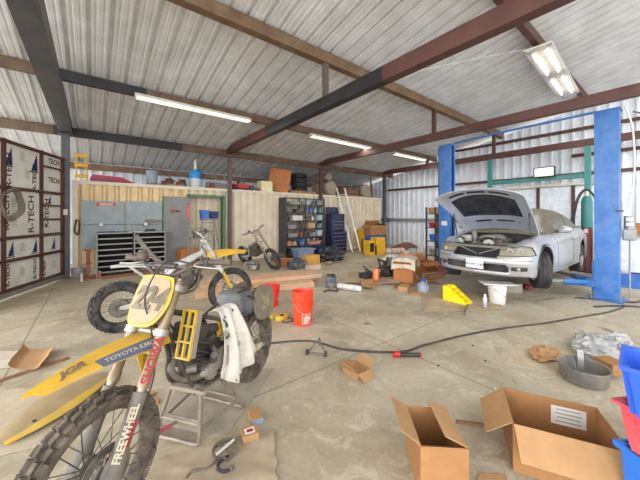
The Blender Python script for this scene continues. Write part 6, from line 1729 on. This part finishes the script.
# ================================================================ the red buckets, hose and tools in the middle
M_obk = mat('orange_red_plastic', (250, 66, 26), .4, dirt=(230, 90, 60), dirt_amt=.12, var=.03)
bb = bucket('orange red bucket with white square logo, nested stack standing in the centre', (2.5, 3.59, 0), .152, .40, M_obk, bands=2, Mw=M_galv)
for dz in (.05, .1):
    b = MB(); b.lathe([(.15, .40+dz-.05), (.158, .40+dz-.05), (.158, .40+dz-.012), (.164, .40+dz-.01), (.164, .40+dz), (.15, .40+dz), (.142, .40+dz-.03)], 32, closed=True); b.build('nested_rim', M_obk, bb)
# white logo: outlined square with tilted bars, wrapped on the bucket wall
cdir = math.atan2(-3.58, -2.48)
def onb(x, z, off=.002):
    a = cdir+x/.15+.42; r_ = .152*(.86+.11*z/.29)+off
    return Vector((r_*math.cos(a), r_*math.sin(a), z))
def strip_(p0, p1, w_):
    b = MB(); P0_, P1_ = Vector((*p0, 0)), Vector((*p1, 0)); n_ = Vector((-(P1_-P0_).y, (P1_-P0_).x, 0)).normalized()*w_/2
    b.grid(lambda u, v: onb(*((P0_.lerp(P1_, u)+n_*(v*2-1)).xy)), 8, 1, .0015); return b
lg = strip_((-.07, .04), (.07, .04), .008).build('logo_outline', M_paper, bb, ang=60)
for p0, p1 in (((-.07, .18), (.07, .18)), ((-.07, .04), (-.07, .18)), ((.07, .04), (.07, .18))): strip_(p0, p1, .008).build('outline_side', M_paper, lg, ang=60)
for k, (word, cz_) in enumerate((('THE', .143), ('HOME', .108), ('DEPOT', .073))):
    o = text(word, 'logo_lettering', M_paper, bb, Matrix.Identity(4), .042, .0008, bold=.0022)
    ca, sa = math.cos(R(38)), math.sin(R(38))
    for v in o.data.vertices:
        x0, y0 = v.co.x*.95, v.co.y+(cz_-.11)*.95
        q_ = onb(x0*ca-y0*sa, .11+x0*sa+y0*ca, .0025+v.co.z); v.co = q_
lbk = bucket('red bucket with a loose red lid, left of the logo bucket', (2.55, 4.67, 0), .148, .36, mat('red_bucket', (240, 40, 36), .4, var=.03), bands=2, lid=mat('red_lid', (244, 44, 40), .4), handle=True)
tp_ = thing('tape_reel', 'yellow and black tape reel on the floor behind the bike rear tyre', 'reel', (2.35, 3.95, 0), 10)
b = MB(); b.lathe([(0, 0), (.11, 0), (.115, .01), (.115, .05), (.11, .06), (0, .06)], 24, Matrix.Scale(.62, 4, (0, 1, 0))); b.build('case', M_yel, tp_)
b = MB(); b.lathe([(0, .06), (.035, .06), (.03, .07), (0, .07)], 16); b.build('hub', M_blk, tp_)
b = MB(); b.tube(smooth_path([(-.06, -.07, .01), (-.08, -.16, .008), (.02, -.2, .008), (.1, -.14, .008), (.08, -.05, .01)], 6), .008, 6); b.build('strap', M_blk, tp_)
b = MB(); b.box((0, 0, .03), (.14, .1, .06), bev=.015); tag(b.build('yellow_block', mat('olive_yellow', (184, 160, 60), .6), loc=(2.27, 4.07, 0)), 'dull yellow block left of the tape reel', 'block')
M_hose2 = mat('dark_brown_hose', (58, 50, 42), .6, dirt=(110, 96, 78), dirt_amt=.25)
hp = [(1.5, 3.28, 0), (1.77, 3.26, 0), (2.21, 3, 0), (2.4, 2.55, 0), (2.87, 2.1, 0), (3.27, 2.02, 0), (3.97, 1.85, 0), (4.67, 1.61, 0), (5.36, 1.31, 0), (6.24, 1, 0), (6.8, 0.8, 0), (7.39, 0.67, 0)]
b = MB(); b.tube(smooth_path([(p[0], p[1], .014) for p in hp], 8), .013, 8); tag(b.build('air_hose', M_hose2), 'long dark air hose curving across the concrete floor', 'hose')
tr_ = thing('mini_tripod', 'small dark two wheeled metal tripod puller on the floor by the hose', 'tool', (2.12, 2.72, 0), 0)
b = MB(); b.tube([(-.11, -.09, .02), (.0, .06, .14)], .008, 6); b.build('leg', M_dgrey, tr_)
b = MB(); b.tube([(.11, -.09, .02), (.0, .06, .14)], .008, 6); b.build('leg', M_dgrey, tr_)
b = MB(); b.tube([(.0, .06, .15), (-.02, .16, .01)], .009, 6); b.build('leg', M_dgrey, tr_)
b = MB(); b.tube([(-.11, -.09, .03), (.11, -.09, .03)], .006, 6); b.build('axle', M_dgrey, tr_)
for s in (-1, 1):
    b = MB(); b.lathe([(0, -.014), (.03, -.014), (.032, 0), (.03, .014), (0, .014)], 16, frame((s*.11, -.09, .032), (0, 1, 0), (1, 0, 0))); b.build('wheel', M_blk, tr_)
tr_.rotation_euler = (0, 0, R(-52))
rs_ = thing('red_torch', 'red and black hand torch lying on the floor right of the hose', 'torch', (2.84, 2, 0), -38)
b = MB(); b.cyl((-.14, 0, .032), (-.07, 0, .032), .034, 14, .03); b.build('red_head', mat('tool_red', (206, 30, 40), .4), rs_)
b = MB(); b.cyl((-.07, 0, .026), (.16, 0, .026), .025, 14); b.build('black_handle', M_blk, rs_)
b = MB(); b.cyl((.16, 0, .026), (.175, 0, .026), .026, 14); b.build('end_cap', mat('tool_red2', (190, 34, 40), .4), rs_)

# ================================================================ cartons at front
cardboard_box('small open tan carton lying in the centre of the floor', (.2, .22, .06), (2.15, 2.11, 0), 0, (215, 190, 130, 140), M_cardin, M_cardin)
ba = cardboard_box('open brown carton with raised flaps at bottom centre', (.27, .36, .30), (1.70, .985, 0), -42, (-35, None, 146, 22), M_card, M_cardin)
bb2 = cardboard_box('large open brown carton with hanging flaps at bottom right', (.56, .43, .30), (2.43, .53, 0), -63, (228, None, 218, None), M_card, M_cardin, fl=.2)
b = MB(); b.box((.12, .2065, .19), (.2, .002, .13)); lbl = b.build('white_label', M_paper, bb2, ang=0)
b = MB()
for k in range(4): b.box((.12, .2052, .15+.028*k), (.15-.02*(k % 2), .001, .01))
b.build('label_print', M_greyink, lbl, ang=0)
sheet('cardboard flap on the floor at the bottom edge between the two big cartons', ((1.76, 0.79, 0), (1.96, 0.64, 0), (2.03, 0.7, 0), (1.92, 0.8, 0)), .004, M_cardin, seed=22)
b = MB(); b.box((0, 0, .012), (.2, .02, .02)); o = b.build('wood_strip', M_brown_c, loc=(2.31, 1.04, 0), ang=0); o.rotation_euler = (0, 0, R(-50)); tag(o, 'thin brown strip on the floor right of the bottom centre carton', 'strip')
# ring pan
dp = thing('drain_pan', 'round grey steel pan with strap handles on the floor at right', 'pan', (3.81, 0.62, 0), 0)
b = MB(); b.lathe([(0, .01), (.17, .01), (.185, .03), (.195, .145), (.205, .15), (.203, .16), (.188, .155), (.178, .035), (.165, .02), (0, .018)], 36); b.build('pan_body', mat('grey_pan', (118, 116, 110), .4, .3, dirt=M_dust, dirt_amt=.25), dp)
for s, a0 in ((1, 150), (1, 20)):
    a = R(a0); c = Vector((.17*math.cos(a), .17*math.sin(a), 0)); tn = Vector((-math.sin(a), math.cos(a), 0)); inn = -c.normalized()
    b = MB(); b.grid(lambda u, v: c*.97+inn*(.02+.03*math.sin(PI*u))+tn*(.025*(v*2-1))+Vector((0, 0, .03+.22*u)), 10, 2, .006); b.build('strap_handle', M_galv, dp, ang=50)
b = MB(); b.box((.24, -.14, .012), (.18, .05, .01), rot(0, 0, -40)); b.build('foot_tab', M_galv, dp, ang=0)
sheet('flat white and tan cardboard on the floor left of the grey pan', ((3.65, 1.27, 0), (3.75, 0.82, 0), (4.47, 0.87, 0), (4.2, 1.32, 0)), .004, mat('white_tan_card', (206, 190, 160), .8, dirt=(170, 144, 108), dirt_amt=.45, dirt_scale=4), seed=20)
def crumple(label, loc, s, m, seed, name='crumpled_paper', cat='paper'):
    b = MB(); q = bmesh.ops.create_icosphere(b.bm, subdivisions=4, radius=1)['verts']
    for v in q:
        d = v.co.normalized(); k = 1+.35*noise.noise(d*2.2+Vector((seed, 0, 0)))+.4*abs(noise.noise(d*4.5+Vector((0, seed, 0))))-.1
        v.co = Vector((d.x*s[0]*k, d.y*s[1]*k, max(0, s[2]*(.75+d.z*k))))
    return tag(b.build(name, m, loc=loc, ang=20), label, cat)
crumple('crumpled kraft paper lying on the flat white and tan cardboard', ((4.08, 1, 0)[0], (4.08, 1, 0)[1], .014), (.2, .13, .05), M_cardin, 3)
M_film = mat('clear_film', (222, 220, 214), .2, trans=.55)
crumple('clear crumpled plastic bag behind the grey pan', (4.71, 0.68, 0), (.3, .2, .11), M_film, 6, 'plastic_bag', 'bag')
crumple('second clear plastic bag left of the blue bin', (5.13, 0.52, 0), (.14, .12, .1), M_film, 9, 'plastic_bag', 'bag')
closed_carton('small brown carton standing behind the clear plastic bag', (.26, .14, .1), (4.97, 0.77, 0), -36, M_card, tape=False)
closed_carton('brown carton on the floor between the pan and the blue bin', (.18, .2, .12), (4.25, 0.48, 0), -36, M_card, tape=False)
# totes at the right edge
M_rtote = mat('red_tote', (232, 74, 84), .45, dirt=(224, 130, 126), dirt_amt=.25); M_btote = mat('blue_tote', (40, 120, 216), .4, var=.03); M_bbin = mat('cobalt_bin', (44, 92, 204), .4, var=.03)
TX, TY, TR_ = 2.29, -.025, -38
bin_('storage_tote', 'blue tote at the bottom of the stack at the right edge', (TX, TY, 0), (.42, .32, .42), M_btote, TR_, cat='tote', taper=.9)
bin_('storage_tote', 'red tote standing on the blue one at the right edge', (TX, TY, .422), (.44, .34, .235), M_rtote, -30, cat='tote', taper=.86)
bin_('hook_bin', 'blue open bin with paper in it on top of the red tote', (TX-.10, TY+.08, .664), (.34, .3, .24), M_bbin, 4, taper=.8)
b = MB(); b.box((0, 0, .1), (.2, .012, .2)); o = b.build('paper_card', CM['white'], loc=(TX-.05, TY+.04, .69), ang=0); o.rotation_euler = (R(12), 0, R(-45)); tag(o, 'white paper card standing in the blue bin', 'paper')
# oil and dust crumbs scattered on the floor
for k, (px_, py_) in enumerate(((473, 346), (485, 361), (438, 366))): pass
for k, p in enumerate(((3.74, 1.65, 0), (3.46, 1.39, 0), (2.95, 1.66, 0), (2.96, 1.1, 0))):
    b = MB(); b.blob((0, 0, .006), (.014, .012, .008), .3, 3, 2, k, floor=0); tag(b.build('debris_chip', [M_blk, M_blk, M_blk, CM['white']][k], loc=p), ['tiny dark chip on the bare floor behind the bottom cartons', 'tiny dark chip nearest the flat white cardboard', 'tiny dark chip between the torch and the bottom centre carton', 'tiny white chip left of the large open carton'][k], 'debris')

b = MB(); b.tube(smooth_path([(3.83, 4.6, 4.16), (4.6, 4.0, 4.45), (6.5, 2.9, 5.05), (7.6, 2.08, 5.32)], 8), .008, 6); tag(b.build('overhead_cable', M_paper), 'thin pale cable slung from the strut up to the double tube light', 'cable')
